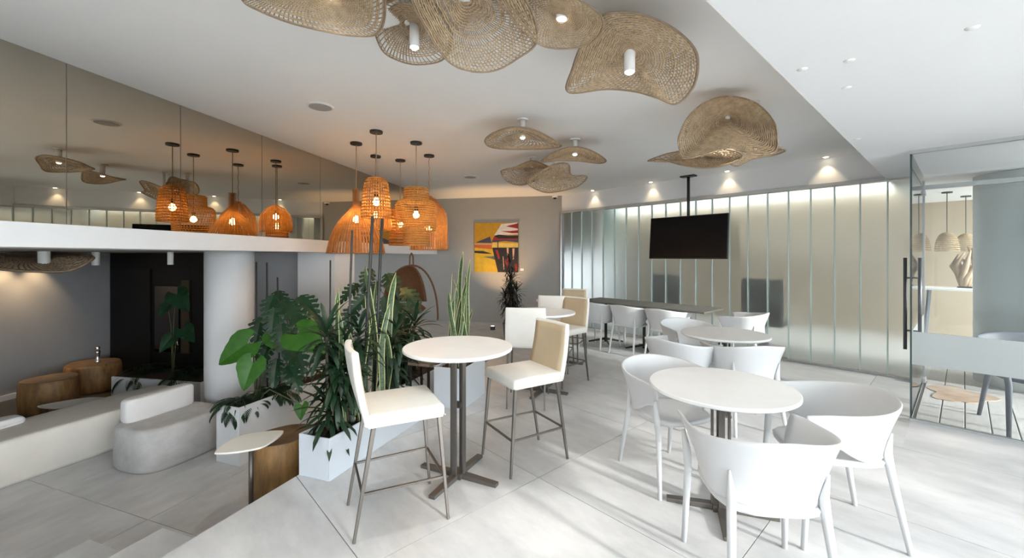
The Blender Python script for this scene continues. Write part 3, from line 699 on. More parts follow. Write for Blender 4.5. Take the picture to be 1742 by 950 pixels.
hat('woven straw lamp at the right end of the near cluster beside the square-cut one', [(845, -15, 1.95), (878, 40, 2.03), (918, 76, 2.1), (960, 83, 2.12), (1002, 75, 2.12), (1024, 50, 2.05), (1018, 22, 1.98), (960, -12, 1.85), (900, -35, 1.82)], (955, 28, 2.1), 36, 96, 1.2, stem=(.03, .015))
p = W(40, 448, 4.7)
hat('woven straw lamp glowing under the lounge ceiling by the slate wall', [(-40, 452, 4.3), (0, 458, 4.25), (60, 462, 4.3), (120, 460, 4.5), (158, 438, 4.7), (120, 432, 5.0), (60, 430, 5.2), (-20, 434, 5.0)], (60, 440, 4.7), 26, 60, 1.2) 

# ------------------------------------------------------------------ lounge ceiling tubes
def tube_light(px, py, d, L, r, lb, on):
    p = W(px, py, d); t = thing('tube_downlight', lb, 'light', (p.x, p.y, 1.56), group='white tube downlights in the lounge')
    MB().lathe([(r, -L), (r, 0)], 24).build('housing', M_whitemetal, t, smooth=False)
    MB().lathe([(r*.8, -L-.002), (r*.8, -L+.01)], 20).build('lens', M_spotglow if on else M_black, t)
    return t
tube_light(75, 430, 4.6, .16, .05, 'white tube downlight above the glowing woven lamp', False)
tube_light(163, 437, 5.3, .17, .04, 'white tube downlight right of the glowing woven lamp', False)
tube_light(290, 437, 5.2, .16, .032, 'white tube downlight near the round column', False)
for px, e in ((18, 26), (72, 22)):
    t_ = (px-CX)/FPX; d = cw(t_, 1.).xy; P0 = mn(0, nw+.16).xy; dd = P0.dot(Nd)/d.dot(Nd); p = d*dd
    s_ = thing('wall_spot', 'recessed spot lighting the slate wall, %s' % ('leftmost' if px < 40 else 'nearer the black panels'), 'light', (p.x, p.y, 1.56), group='recessed spots along the slate wall')
    MB().lathe([(.03, -.006), (.035, 0)], 20).build('lens', M_spotglow, s_)
    l = light('lamp', 'SPOT', (0, 0, -.02), e, (1, .70, .38), s_, spot_size=math.radians(80), spot_blend=.8, shadow_soft_size=.02); l.rotation_euler = (0, 0, 0)

# ------------------------------------------------------------------ amber pendant lamps
def pendant(px, py, label, style, prof, mats, bulb_py, nrib, nring, thr=.0022, e=9, knot=False):
    d = 952./(HY-py); p = W(px, py, d)
    zz = lambda y: EYE+(HY-y)*d/FPX
    t = thing('pendant_lamp', label, 'lamp', (p.x, p.y, H_CEIL), group='amber woven pendant lamps')
    prof = [(r*d/FPX, zz(y)-H_CEIL) for r, y in prof]; top = prof[0][1]; zb = zz(bulb_py)-H_CEIL
    MB().lathe([(.066, -.024), (.068, -.02), (.068, 0)], 24).build('canopy', M_black, t)
    pts = [(.004*math.sin(k*1.7)*(1 if knot else 0), .004*math.cos(k*1.7)*(1 if knot else 0), -.02+(zb+.06+.02)*k/24) for k in range(25)]
    MB().tube(pts, .005, 6).build('cord', mat('tan_cord', (.30, .20, .12), .8), t)
    MB().tube([(0, 0, zb+.10), (0, 0, zb+.045)], .022, 12).build('socket', M_black, t, smooth=True)
    n = 10; MB().lathe([(.012, zb+.05), (.02, zb+.035), (.036, zb), (.030, zb-.022), (.012, zb-.036), (.001, zb-.038)], 16).build('bulb', M_bulb, t, smooth=True)
    light('lamp', 'POINT', (0, 0, zb), e*2.6, (1, .50, .14), t, shadow_soft_size=.035)
    # profile resampled
    P = np.array(prof); seg = np.r_[0, np.cumsum(np.linalg.norm(np.diff(P, axis=0), axis=1))]; L = seg[-1]
    def pr(u): return np.interp(u*L, seg, P[:, 0]), np.interp(u*L, seg, P[:, 1])
    parts = []
    m = 40; an = np.linspace(0, 2*math.pi, m, endpoint=False)
    if style == 'slat':                                   # many upright slats
        k = 14; V = []; F = []; u = np.linspace(0, 1, k); r_, z_ = pr(u)
        for a in range(nrib):
            th = 2*math.pi*a/nrib; hw = math.pi/nrib*.70
            for s2 in (-1, 1):
                tw = th+s2*hw; rr = r_+.003*(a % 2)
                V.append(np.stack([rr*np.cos(tw), rr*np.sin(tw), z_], 1))
            o = a*2*k
            F += [(o+j, o+k+j, o+k+j+1, o+j+1) for j in range(k-1)]
        parts.append((np.concatenate(V), np.array(F), 0))
        rings = []
        for u_ in (.0, .3, .62, 1.): r1, z1 = pr(u_); rings.append(np.stack([r1*np.cos(an), r1*np.sin(an), np.full(m, z1)], 1))
        V, F = tubes_np(np.stack(rings), [.004, .003, .003, .006], True); parts.append((V, F, 1))
    else:
        rings = []
        for u_ in np.linspace(0, 1, nring):
            r1, z1 = pr(u_); w_ = 1+(.02*np.sin(an*nrib/2) if style == 'basket' else 0)
            rings.append(np.stack([r1*w_*np.cos(an), r1*w_*np.sin(an), np.full(m, z1)], 1))
        V, F = tubes_np(np.stack(rings), np.full(nring, L/nring*(.31 if style == 'basket' else .25)), True); parts.append((V, F, 0))
        k = 26; u = np.linspace(0, 1, k); r_, z_ = pr(u)
        for tw in ((0,) if style == 'basket' else (.5, -.5)):
            rb = np.stack([np.stack([r_*np.cos(2*math.pi*a/nrib+tw*u*2), r_*np.sin(2*math.pi*a/nrib+tw*u*2), z_], 1) for a in range(nrib)])
            V, F = tubes_np(rb, np.full(nrib, thr), False); parts.append((V, F, 1))
    o = np_object('lamp_shade', parts, mats, t); o['kind'] = 'stuff'
    return t
pendant(606, 243, 'amber pendant lamp with a slender neck flaring into a slatted bell', 'slat', [(5.5, 322), (6, 350), (14, 361), (26, 374), (36, 391), (43, 410), (47, 431)], [M_brownslat, M_amber], 374, 54, 0, e=12)
pendant(640, 223, 'dome shaped basket pendant lamp hanging nearest the viewer', 'basket', [(7, 303), (14, 304), (19, 312), (22, 334), (24, 362), (23.5, 370)], [M_amber, M_honey], 344, 30, 15, .005, e=9)
pendant(639, 265, 'small domed amber pendant lamp hidden behind the dome basket', 'slat', [(4, 345), (14, 350), (24, 362), (27, 382), (25, 392)], [M_brownslat, M_amber], 366, 44, 0, e=7)
pendant(681, 272, 'ribbed basket pendant lamp behind the tiered lantern', 'basket', [(6, 352), (14, 356), (17, 380), (18, 417)], [M_amber, M_brownslat], 382, 30, 14, .004, e=7)
pendant(708, 242, 'tiered lantern pendant lamp of honey coloured cane', 'lattice', [(3, 321), (20.5, 321), (21, 341), (30, 343), (34.5, 349), (34, 370), (33, 393), (21.5, 395), (21.5, 417)], [M_honey, M_amber], 366, 44, 34, .0028, e=20)
pendant(730, 264, 'brown slatted pendant lamp with cone shoulder, farthest to the right', 'slat', [(4, 334), (10, 338), (29, 362), (31, 380), (32, 425)], [M_brownslat, M_amber], 390, 52, 0, e=9, knot=True)
# ------------------------------------------------------------------ planters
def planter(label, s0, s1, q0, q1, z0, z1, m, rim=.012):
    c = sq((s0+s1)/2, (q0+q1)/2, z0); t = thing('planter_box', label, 'planter', c, rzS, group='box planters along the lounge')
    hx, hy, h = (s1-s0)/2, (q1-q0)/2, z1-z0; w = rim
    mb = MB(); mb.box((0, -hy+w/2, h/2), (2*hx, w, h)).box((0, hy-w/2, h/2), (2*hx, w, h)).box((-hx+w/2, 0, h/2), (w, 2*hy-2*w, h)).box((hx-w/2, 0, h/2), (w, 2*hy-2*w, h)).box((0, 0, .01), (2*hx-2*w, 2*hy-2*w, .02))
    mb.build('box', m, t, bevel=.003)
    n, k = 18, 7; r = random.Random(int(s0*100)); P = [((i/(n-1)-.5)*2*(hx-w), (j/(k-1)-.5)*2*(hy-w), h-.03+r.uniform(-.014, .014)) for i in range(n) for j in range(k)]
    MB().grid(P, n, k).build('soil', M_soil, t)
    return t
pA = G(557, 820); sA = (Vector(pA.xy)-EDGE).dot(Sd); qA = (Vector(pA.xy)-EDGE).dot(Qd)
planter('pale blue planter box beside the nearest cream stool', sA, sA+1.15, -.268, -.004, .0, .285, M_planter)
def sqp(px, py, d): p = W(px, py, d); v = Vector(p.xy)-EDGE; return v.dot(Sd), v.dot(Qd)
s_, q_ = sqp(404, 691, 3.95); planter('white planter box with large bright leaves at the foot of the round column', s_, s_+1.5, q_-.02, q_+.29, LOW, .06, M_planterw)
s3_, q3_ = sqp(738, 640, 4.15); planter('pale blue planter box of snake plants under the nearest tall table', s3_, s3_+.55, q3_-.32, q3_, 0, .40, M_planter)
s4_, q4_ = sqp(735, 640, 4.75); planter('white planter box behind the nearest cream stool', s4_-.55, s4_+.35, q4_+.06, q4_+.42, LOW, .16, M_planterw)

# ------------------------------------------------------------------ leaves
def s_for(px, q):                                         # where along a planter row a pixel column falls
    t_ = (px-CX)/FPX; d = cw(t_, 1.).xy; n_ = Vector((-d.y, d.x)); o = EDGE+Qd*q; return -o.dot(n_)/Sd.dot(n_)
def strap(mb, base, az, el, L, w, droop, fold=.3, n=6, mi=0):
    d = Vector((math.cos(az), math.sin(az), 0)); up = Vector((0, 0, 1)); side = Vector((-math.sin(az), math.cos(az), 0)); P = []; pos = Vector(base); e = el
    for i in range(n):
        t = i/(n-1); ww = w*(.35+2.2*t*(1-t)**.8*1.1) if t < 1 else 0.001; ww = max(.001, min(w, ww))
        nrm = up*math.cos(e)-d*math.sin(e)
        P += [tuple(pos-side*ww/2+nrm*fold*ww*.5), tuple(pos), tuple(pos+side*ww/2+nrm*fold*ww*.5)]
        pos = pos+(d*math.cos(e)+up*math.sin(e))*(L/(n-1)); e -= droop/(n-1)
    mb.grid(P, n, 3, mi)
def rosette(mb, base, n, L, w, r, lo=-.5, hi=1.35, droop=1.1):
    for i in range(n):
        u = i/n; strap(mb, (base[0], base[1], base[2]-.10*(1-u)+.02), i*2.399+r.uniform(-.3, .3), lo+(hi-lo)*u+r.uniform(-.15, .15), L*r.uniform(.75, 1.1), w, droop*(1-.5*u), mi=0)
def dracaena(label, base, heads, L, w, n, seed, leafm=None, cat='plant', grp='strap leaved potted plants', stem_r=.013):
    r = random.Random(seed); t = thing('dracaena', label, cat, base, group=grp); mb = MB(); sm = MB()
    for hx, hy, hz in heads:
        sm.tube([(hx*.15, hy*.15, -.03), (hx*.5, hy*.5, hz*.45), (hx, hy, hz)], [stem_r, stem_r*.9, stem_r*.75], 7)
        rosette(mb, (hx, hy, hz), n, L, w, r)
        rosette(mb, (hx*.9, hy*.9, hz-.12), max(4, n//3), L*.95, w, r, -.7, .2)
    mb.build('foliage', leafm or M_leaf, t, smooth=True)['kind'] = 'stuff'
    sm.build('stems', M_trunk, t, smooth=True)
    return t
def snake_plant(label, base, leaves, seed):
    r = random.Random(seed); t = thing('snake_plant', label, 'plant', base, group='snake plants')
    for (x, y, h, w) in leaves:
        az = r.uniform(0, 6.3); lx, ly = r.uniform(-.07, .07)*h, r.uniform(-.07, .07)*h; n = 12; P = []; tw0 = r.uniform(-.6, .6); ph = r.uniform(0, 6)
        for i in range(n):
            u = i/(n-1); ww = w*(.55+.9*u*(1-u)**.7) if u < .97 else .002
            a = az+tw0*2*u; cx_, cy_ = x+lx*u*u*2+.012*math.sin(u*7+ph), y+ly*u*u*2+.012*math.cos(u*6+ph); sx, sy = math.cos(a), math.sin(a)
            for v in (-1, -.78, 0, .78, 1):
                off = .16*ww*(v*v); P.append((cx_+sx*ww/2*v-sy*off, cy_+sy*ww/2*v+sx*off, -.03+(h+.03)*u))
        mb = MB(); fs0 = []; 
        for j in range(4):
            fs = [(i*5+j, i*5+j+1, (i+1)*5+j+1, (i+1)*5+j) for i in range(n-1)]
            if j == 0: mb.add(P, fs, 1)
            else: mb.f += fs; mb.mi += [1 if j == 3 else 0]*len(fs)
        mb.build('leaf', [M_snake, M_snakee], t, smooth=True, solid=.004)
    return t
def heart_leaf(name, parent, base, tip, m, toward, droop=.35, lobes=.32, width=.42, cuts=0):
    """Heart-shaped blade from the stalk joint to the tip; its upper face turns toward the given direction."""
    base = Vector(base); d = Vector(tip)-base; L = d.length; d.normalize()
    side = d.cross(Vector(toward)).normalized(); nrm = side.cross(d).normalized()
    mb = MB(); n, k = 19, 6
    def pt(t, wv):                                        # t along -lobes..1, wv signed lateral in leaf lengths
        bend = -droop*.5*max(0, t)**2-droop*.25*wv*wv/(width*width)*.6+.02*math.sin(t*26)*abs(wv)/width
        fold = .28*abs(wv)
        return tuple(Vector(base)+d*(t*L)+side*(wv*L)+nrm*(fold+bend)*L)
    def half(t):
        if t < 0: u = -t/lobes; return width*(1-.28*u)*math.sqrt(max(0, 1-u**3.2))
        return width*(1-t**1.55)**.82*(1+.10*math.sin(min(1, t*2)*math.pi))
    for s in (-1, 1):
        if not cuts:
            P = []
            for i in range(n):
                t = -lobes+(1+lobes)*i/(n-1)
                inner = (.05+.16*(-t/lobes)) if t < 0 else 0.0
                o = half(t); inner = min(inner, o)
                for j in range(k): P.append(pt(t, s*(inner+(o-inner)*j/(k-1))))
            mb.grid(P, n, k)
        else:                                             # split blade: fingers between cuts
            P = []
            for i in range(n):
                t = -lobes*.8+(1+lobes*.8)*i/(n-1); o = half(t)*.42
                for j in range(3): P.append(pt(t, s*o*j/2))
            mb.grid(P, n, 3)
            for c in range(cuts):
                ta, tb_ = -lobes+(1+lobes)*c/cuts, -lobes+(1+lobes)*(c+.80)/cuts; P = []; m2 = 5
                for i in range(m2):
                    u = i/(m2-1); P2 = []
                    for j in range(5):
                        t = ta+(tb_-ta)*j/4; o = half(max(-lobes*.98, min(.985, t))); f_ = .34+.66*u
                        edge = 1-.25*((j-2)/2)**2*u*u
                        P.append(pt(t+.10*u, s*o*f_*edge))
                mb.grid(P, m2, 5)
    return mb.build(name, m, parent, smooth=True)
def stalk(parent, pts, r=.006, m=None):
    return MB().tube(pts, [r]*(len(pts)-1)+[r*.6], 6).build('stalk', m or M_stem, parent, smooth=True)
def leafy(label, name, base, leaves, m, cuts=0, grp=None, lobes=.32, width=.42, sm=None):
    t = thing(name, label, 'plant', base, group=grp)
    for (p, tip, mix) in leaves:                          # joint and tip in world space, mix of upward and outward facing
        q = Vector(p)-Vector(base); mid = Vector((q.x*.35, q.y*.35, q.z*.65+.05))
        stalk(t, [(q.x*.05, q.y*.05, -.03), tuple(mid*.6), tuple(mid), tuple(q)], m=sm)
        out = cw(.25, -1.)*(1-mix)+Vector((0, 0, 1))*mix
        heart_leaf('leaf', t, q, Vector(tip)-Vector(base), m, out, cuts=cuts, lobes=lobes, width=width)
    return t
def azc(r, f): v = cw(r, f); return math.atan2(v.y, v.x)
# big bright leaves at the column
b1 = sq(s_+.30, q_+.14, .02)
leafy('elephant ear plant with big bright green leaves before the round column', 'elephant_ear', b1, [
    (W(424, 583, 3.95), W(366, 620, 3.85), .35), (W(431, 616, 3.8), W(411, 666, 3.7), .3),
    (W(506, 568, 3.9), W(549, 596, 3.75), .4), (W(513, 690, 3.5), W(511, 714, 3.42), .35), (W(464, 570, 4.2), W(478, 598, 4.1), .3)], M_leafa, sm=M_stem, width=.46)
b2 = sq(s_+.75, q_+.13, .02); rm = random.Random(11)
def fan(specs):
    out = []
    for px, py, d, dx, dy in specs: out.append((W(px, py, d), W(px+dx, py+dy, d-.12), rm.uniform(.3, .7)))
    return out
leafy('monstera with split dark leaves growing beside the elephant ear', 'monstera', b2, fan(((462, 512, 4.5, -14, 34), (488, 520, 4.4, 22, 34), (474, 503, 4.7, 6, 30), (510, 545, 4.3, 28, 36), (442, 550, 4.6, -10, 40), (515, 512, 4.5, 26, 28), (480, 562, 4.2, 4, 44), (455, 590, 4.2, -16, 38), (500, 592, 4.1, 18, 42), (530, 550, 4.4, 30, 26), (466, 535, 4.3, -6, 42), (495, 630, 4.05, 14, 36), (470, 620, 4.1, -6, 38))), M_leafm, cuts=6)
b3 = sq(s4_+.15, q4_+.30, .14)
leafy('monstera with split dark leaves standing behind the snake plant leaves', 'monstera', b3, fan(((640, 488, 5.0, -22, 30), (662, 474, 5.1, 16, 32), (620, 508, 4.9, -28, 24), (690, 498, 5.0, 26, 30), (655, 515, 4.8, 2, 40), (604, 490, 5.0, -28, 24), (628, 465, 5.2, -12, 30), (675, 522, 4.8, 18, 36), (600, 530, 4.9, -18, 34), (640, 545, 4.8, -6, 40))), M_leafm, cuts=6)
# feathery low fronds spilling over the white planter
def fern(label, base, n, L, seed, m, spread=6.3, a0=0.):
    r = random.Random(seed); t = thing('fern', label, 'plant', base, group='spreading ferns'); mb = MB()
    for i in range(n):
        az = a0+spread*i/n+r.uniform(-.3, .3); e = r.uniform(.25, .9); pos = Vector((0, 0, 0)); d = Vector((math.cos(az), math.sin(az), 0)); LL = L*r.uniform(.7, 1.15); k = 15
        for j in range(k):
            pos = pos+(d*math.cos(e)+Vector((0, 0, math.sin(e))))*(LL/k); e -= .115
            if j > 1:
                for sgn in (-1, 1): strap(mb, pos, az+sgn*(1.1-.03*j), e+.1, LL*.36*(1-.5*abs(j-7)/8), .013, .7, n=4)
        strap(mb, (0, 0, 0), az, r.uniform(.3, .9), LL, .012, 1.7, n=8)
    mb.build('fronds', m, t, smooth=True)['kind'] = 'stuff'; return t
fern('feathery dark fern spilling over the left end of the white planter box', sq(s_+.16, q_+.17, .03), 26, .26, 4, M_leaf)
fern('feathery dark fern spilling over the middle of the white planter box', sq(s_+.5, q_+.12, .03), 26, .28, 5, M_leaf)
# strap-leaved plants
for px, q, heads, L, n, sd, lb in (
    (560, -.12, [(.02, 0, .16), (-.06, .05, .30), (.05, .04, .44), (-.03, .08, .56), (.03, -.03, .70)], .27, 26, 3, 'dark green dracaena rising from the near end of the pale blue planter'),
    (588, -.15, [(-.05, .05, .35), (.06, 0, .52), (0, .1, .66)], .26, 24, 8, 'dark green dracaena second from the near end of the pale blue planter'),
    (660, -.12, [(-.04, .05, .30), (.06, 0, .48), (0, .08, .60)], .26, 24, 18, 'dark green dracaena at the far end of the pale blue planter')):
    dracaena(lb, sq(min(max(s_for(px, q), sA+.08), sA+1.08), q, .26), heads, L, .034, n, sd)
p = W(680, 640, 4.6); bD3 = sq(s4_-.30, q4_+.22, .14)
dracaena('dark green dracaena with long drooping leaves left of the nearest tall table', bD3, [(.02, .05, .42), (.14, .10, .62), (-.10, .03, .55), (.06, 0, .25)], .33, .036, 28, 9)
p = sq(sA+.72, -.13, .26); rs = random.Random(21)
L1 = [(rs.uniform(-.26, .26)*Sd.x, rs.uniform(-.26, .26)*Sd.y, 0, 0) for i in range(0)]
def sn(n, hs, spread, seed):
    r = random.Random(seed); out = []
    for i in range(n):
        a = r.uniform(-spread, spread); b = r.uniform(-.07, .07); v = Sd*a+Qd*b; out.append((v.x, v.y, r.uniform(*hs), r.uniform(.045, .07)))
    return out
sl = []
for px, py, q, w in ((652, 464, -.10, .075), (640, 452, -.16, .06), (634, 505, -.08, .06), (600, 512, -.19, .055), (568, 492, -.07, .05), (616, 540, -.21, .06), (660, 560, -.18, .06), (647, 520, -.20, .06), (585, 530, -.21, .05), (672, 590, -.20, .06), (626, 480, -.07, .05), (608, 560, -.22, .05)):
    b = sq(min(max(s_for(px, q), sA+.05), sA+1.1), q, .26); f_ = b.x*FW[0]+b.y*FW[1]; sl.append((b.x-p.x, b.y-p.y, EYE+(HY-py)*f_/FPX-.26, w))
snake_plant('tall variegated snake plant in the pale blue planter beside the black stakes', p, sl, 5)
p = sq(s3_+.27, q3_-.16, .37); snake_plant('tall variegated snake plant under the painting end of the room', p, sn(15, (.45, 1.0), .16, 6)+[(0, 0, 1.18, .06), (.06, .02, 1.1, .05)], 6)
# slim black stakes among the plants
for i, (px, py, d, pyb, lb, tilt) in enumerate(((436, 446, 4.7, 640, 'slim black stake nearest the round column', 0), (454, 447, 4.6, 640, 'slim black stake second from the round column', 1), (472, 472, 4.7, 640, 'short black stake among the monstera leaves', 4), (562, 443, 4.6, 620, 'slim black stake before the white pillar', -1), (599, 392, 3.4, 640, 'tall black stake under the slatted bell lamp', -10), (634, 368, 3.45, 640, 'tallest thick black stake rising to the pendant lamps', -18), (650, 372, 3.6, 630, 'tall thick black stake right of the tallest one', -14))):
    a = W(px, py, d); z0 = (.0 if d > 4 else .25); b = Vector((a.x+RT[0]*tilt*.007, a.y+RT[1]*tilt*.007, z0))
    if d < 4:
        qq = -.09-.03*(i % 3); b = sq(s_for(px+tilt*1.0, qq), qq, z0); f_ = b.x*FW[0]+b.y*FW[1]; a = W(px, py, f_)
    o = MB().tube([Vector((0, 0, 0)), Vector(a)-b], .013 if d < 4 and i > 4 else .009, 8).build('plant_stake', M_stake, None, smooth=True, loc=b); tag(o, lb, 'stake', 'black stakes among the plants')
# dark slender plant by the painting with its pot and uplight
pb = W(869, 575, 7.6); pb.z = 0
t = thing('plant_pot', 'dark pot standing under the painting', 'pot', pb); MB().lathe([(.12, 0), (.15, .26), (.155, .28), (.14, .28), (.135, .24)], 24).build('pot_body', mat('charcoal_pot', (.05, .05, .05), .6), t, smooth=True); MB().lathe([(.001, .245), (.138, .245)], 20, cap=False).build('soil', M_soil, t)
dracaena('blackish slender plant in a dark pot below the painting', (pb.x, pb.y, .26), [(.05, .02, .45), (-.06, .03, .70), (.07, -.04, .85), (-.02, 0, 1.12), (.0, .06, .30), (-.1, -.05, .5), (.12, .03, .62), (-.12, .02, .32), (.02, -.06, .58), (.0, .0, .8), (.08, .05, .28)], .22, .024, 26, 31, leafm=M_blackleaf)
for px, py, lb, e in ((838, 566, 'small floor uplight left of the dark pot', 90),):
    p = W(px, py, 8.5 if px > 800 else 8.6); p.z = 0; t = thing('floor_uplight', lb, 'light', p, group='floor uplights along the grey wall')
    MB().lathe([(.05, 0), (.05, .07), (.035, .075)], 20).build('housing', M_black, t); MB().lathe([(.001, .077), (.034, .0775)], 20, cap=False).build('lens', M_spotglow, t)
    l = light('lamp', 'SPOT', (0, 0, .09), e, (1, .62, .30), t, spot_size=math.radians(80), spot_blend=.8, shadow_soft_size=.02); l.rotation_euler = Vector((Md.x*.35, Md.y*.35, 1)).to_track_quat('-Z', 'Y').to_euler()
# plants in the dark lounge
bl = mn(kw-.30, nw+2.05, LOW)
tpl = planter
pz = Vector((bl.x, bl.y, LOW))
bl.z = LOW+.02
t = thing('planter_box', 'low white planter box in the dark lounge before the black panels', 'planter', (bl.x, bl.y, LOW), rzM, group='box planters along the lounge')
MB().box((0, 0, .15), (.5, 1.5, .30)).build('box', M_planterw, t, bevel=.004); MB().box((0, 0, .302), (.46, 1.46, .012)).build('soil', M_soil, t)
bl.z = LOW+.30
leafy('elephant ear plant in the dark lounge before the black panels', 'elephant_ear', bl, [(W(300, 500, 5.4), W(318, 528, 5.3), .3), (W(292, 575, 5.4), W(268, 600, 5.3), .4), (W(312, 560, 5.4), W(328, 580, 5.3), .4), (W(285, 520, 5.6), W(268, 540, 5.5), .5)], M_leafm, sm=M_stem)
fern('dark fern in the lounge left of the round column', bl+Vector((Nd.x*.3, Nd.y*.3, 0)), 18, .42, 14, M_leaf)
fern('dark fern in the lounge behind the ottoman', bl-Vector((Nd.x*.45, Nd.y*.45, 0)), 18, .40, 15, M_leaf)

# ------------------------------------------------------------------ lounge furniture
def rounded(name, label, cat, outline, z0, z1, m, rr=.05, parent=None):
    n = len(outline); cx_ = sum(p[0] for p in outline)/n; cy_ = sum(p[1] for p in outline)/n; P = []
    lev = [(1-.0, z0+rr*.5), (1, z0+rr), (1, z1-rr), (1-.0, z1-rr*.6)]
    Rm = max(math.hypot(p[0]-cx_, p[1]-cy_) for p in outline)
    prof = [(-.02, z0), (0, z0+.03), (0, z1-rr)]+[(-rr*(1-math.cos(a)), z1-rr+rr*math.sin(a)) for a in (math.pi/8, math.pi/4, 3*math.pi/8, math.pi/2)]+[(-rr*2.2, z1+.002)]
    for off, z in prof:
        for p in outline:
            dx, dy = p[0]-cx_, p[1]-cy_; l = math.hypot(dx, dy); s = (l+off)/l; P.append((cx_+dx*s, cy_+dy*s, z))
    mb = MB(); k = len(prof); mb.grid(P, k, n, wrap=True); mb.f.append(tuple((k-1)*n+i for i in range(n))); mb.mi.append(0); mb.f.append(tuple(range(n-1, -1, -1))); mb.mi.append(0)
    return mb
def superell(a, b, p, n=48, cs=0, cq=0):
    out = []
    for i in range(n):
        t = 2*math.pi*i/n; c_, s_2 = math.cos(t), math.sin(t)
        out.append((cs+a*math.copysign(abs(c_)**(2/p), c_), cq+b*math.copysign(abs(s_2)**(2/p), s_2)))
    return out
so, qo = sqp(254, 811, 3.77)
oc = sq(so+.35, qo+.29, LOW); t = thing('ottoman', 'grey boucle ottoman with rounded ends and a white backrest block', 'ottoman', oc, rzS)
rounded('o', '', '', superell(.40, .33, 3.2), 0, .40, M_fabric, .05).build('seat', M_fabric, t, smooth=True)
rounded('o', '', '', superell(.31, .085, 4, cs=.0, cq=.18), .39, .62, M_fabricw, .04).build('backrest', M_fabricw, t, smooth=True)
sb, qb = sqp(0, 832, 3.57); s5, q5 = sqp(170, 777, 4.15)
bc = sq((sb+s5)/2-.5, (qb+q5)/2+.32, LOW); t = thing('sofa', 'long low cream sofa running out of the picture behind the ottoman', 'sofa', bc, rzS)
rounded('o', '', '', superell(1.75, .32, 8), .0, .40, M_cream, .06).build('seat', M_cream, t, smooth=True)
rounded('o', '', '', superell(1.2, .10, 6, cs=-.7, cq=.20), .39, .47, M_fabricw, .05).build('back_cushion', M_fabricw, t, smooth=True)
def stump(label, px, pyb, d, rx, ry, h, rz, name='stump_table'):
    p = W(px, pyb, d); p.z = LOW; t = thing(name, label, 'side table', p, rz, group='wooden stump tables'); r = random.Random(px); n = 40; P = []
    ph = [r.uniform(0, 6.3) for _ in range(4)]
    def rad(a): return 1+.04*math.sin(2*a+ph[0])+.035*math.sin(3*a+ph[1])+.015*math.sin(7*a+ph[2])
    for f_, z in ((.93, 0), (.97, .03), (1., h*.5), (.98, h-.03), (.96, h-.008), (.94, h)):
        for i in range(n): a = 2*math.pi*i/n; P.append((rx*f_*rad(a)*math.cos(a), ry*f_*rad(a)*math.sin(a), z))
    mb = MB().grid(P, 6, n, wrap=True); mb.build('trunk', M_wood, t, smooth=True)
    MB().prism([(rx*.94*rad(2*math.pi*i/n)*math.cos(2*math.pi*i/n), ry*.94*rad(2*math.pi*i/n)*math.sin(2*math.pi*i/n)) for i in range(n)], h-.01, h+.004).build('top', M_woodtop, t)
    return t
stump('round wooden stump table by the slate wall', 86, 690, 5.45, .29, .27, .40, 0)
stump('wider wooden stump table behind the round one by the black panels', 158, 660, 6.25, .34, .30, .40, 1)
stump('brown wooden stump standing against the pale blue planter', 482, 800, 3.3, .23, .20, .58, rzS)
p = W(166, 625, 6.25); t = thing('silver_vase', 'slim silver vase on the wider stump table', 'vase', (p.x, p.y, LOW+.404)); MB().lathe([(.035, 0), (.04, .005), (.022, .03), (.026, .12), (.034, .16), (.02, .20), (.04, .21)], 20).build('body', M_silver, t, smooth=True); MB().lathe([(.022, .21), (.03, .225), (.02, .24)], 16).build('rim', M_silver, t, smooth=True)
def side_table(label, pt, top, h, rz, m):
    t = thing('side_table', label, 'side table', pt, rz, group='slim ivory side tables')
    mb = MB(); n = len(top); mb.prism(top, h-.014, h); mb.build('tabletop', m, t, bevel=.004)
    MB().tube([(0, 0, .01), (0, 0, h-.012)], .016, 12).build('stem', M_bronze, t, smooth=True)
    MB().lathe([(.095, 0), (.095, .008), (.02, .014)], 28).build('base', M_bronze, t)
p = W(427, 750, 2.98); p.z = LOW
leafsh = []
for i in range(36):
    a = 2*math.pi*i/36; c_, s_8 = math.cos(a), math.sin(a); e_ = (abs(c_)**1.35+abs(s_8)**1.35)**(-1/1.35); leafsh.append((.225*e_*c_, .165*e_*s_8))
side_table('ivory side table with rounded diamond top beside the platform edge', p, leafsh, .675, math.atan2(cw(.6, .8).y, cw(.6, .8).x), M_sidetop)
p = W(133, 689, 4.75); p.z = LOW
side_table('ivory side table with oval top behind the cream sofa', p, [(x*1.6, y*1.1) for x, y in leafsh], .33, math.atan2(cw(.9, .3).y, cw(.9, .3).x), M_sidetop)
# black framed low table by the planters
p = W(723, 616, 4.42); h = p.z; p.z = 0
t = thing('low_side_table', 'small black framed side table with a wooden top behind the tall table', 'side table', p, rzS)
MB().box((0, 0, h), (.26, .26, .03)).build('tabletop', mat('walnut_top', (.25, .19, .14), .4, var=.2), t, bevel=.003)
for sx in (-1, 1):
    for sy in (-1, 1): MB().box((sx*.11, sy*.11, (h-.015)/2), (.022, .022, h-.015)).build('leg', M_black, t)
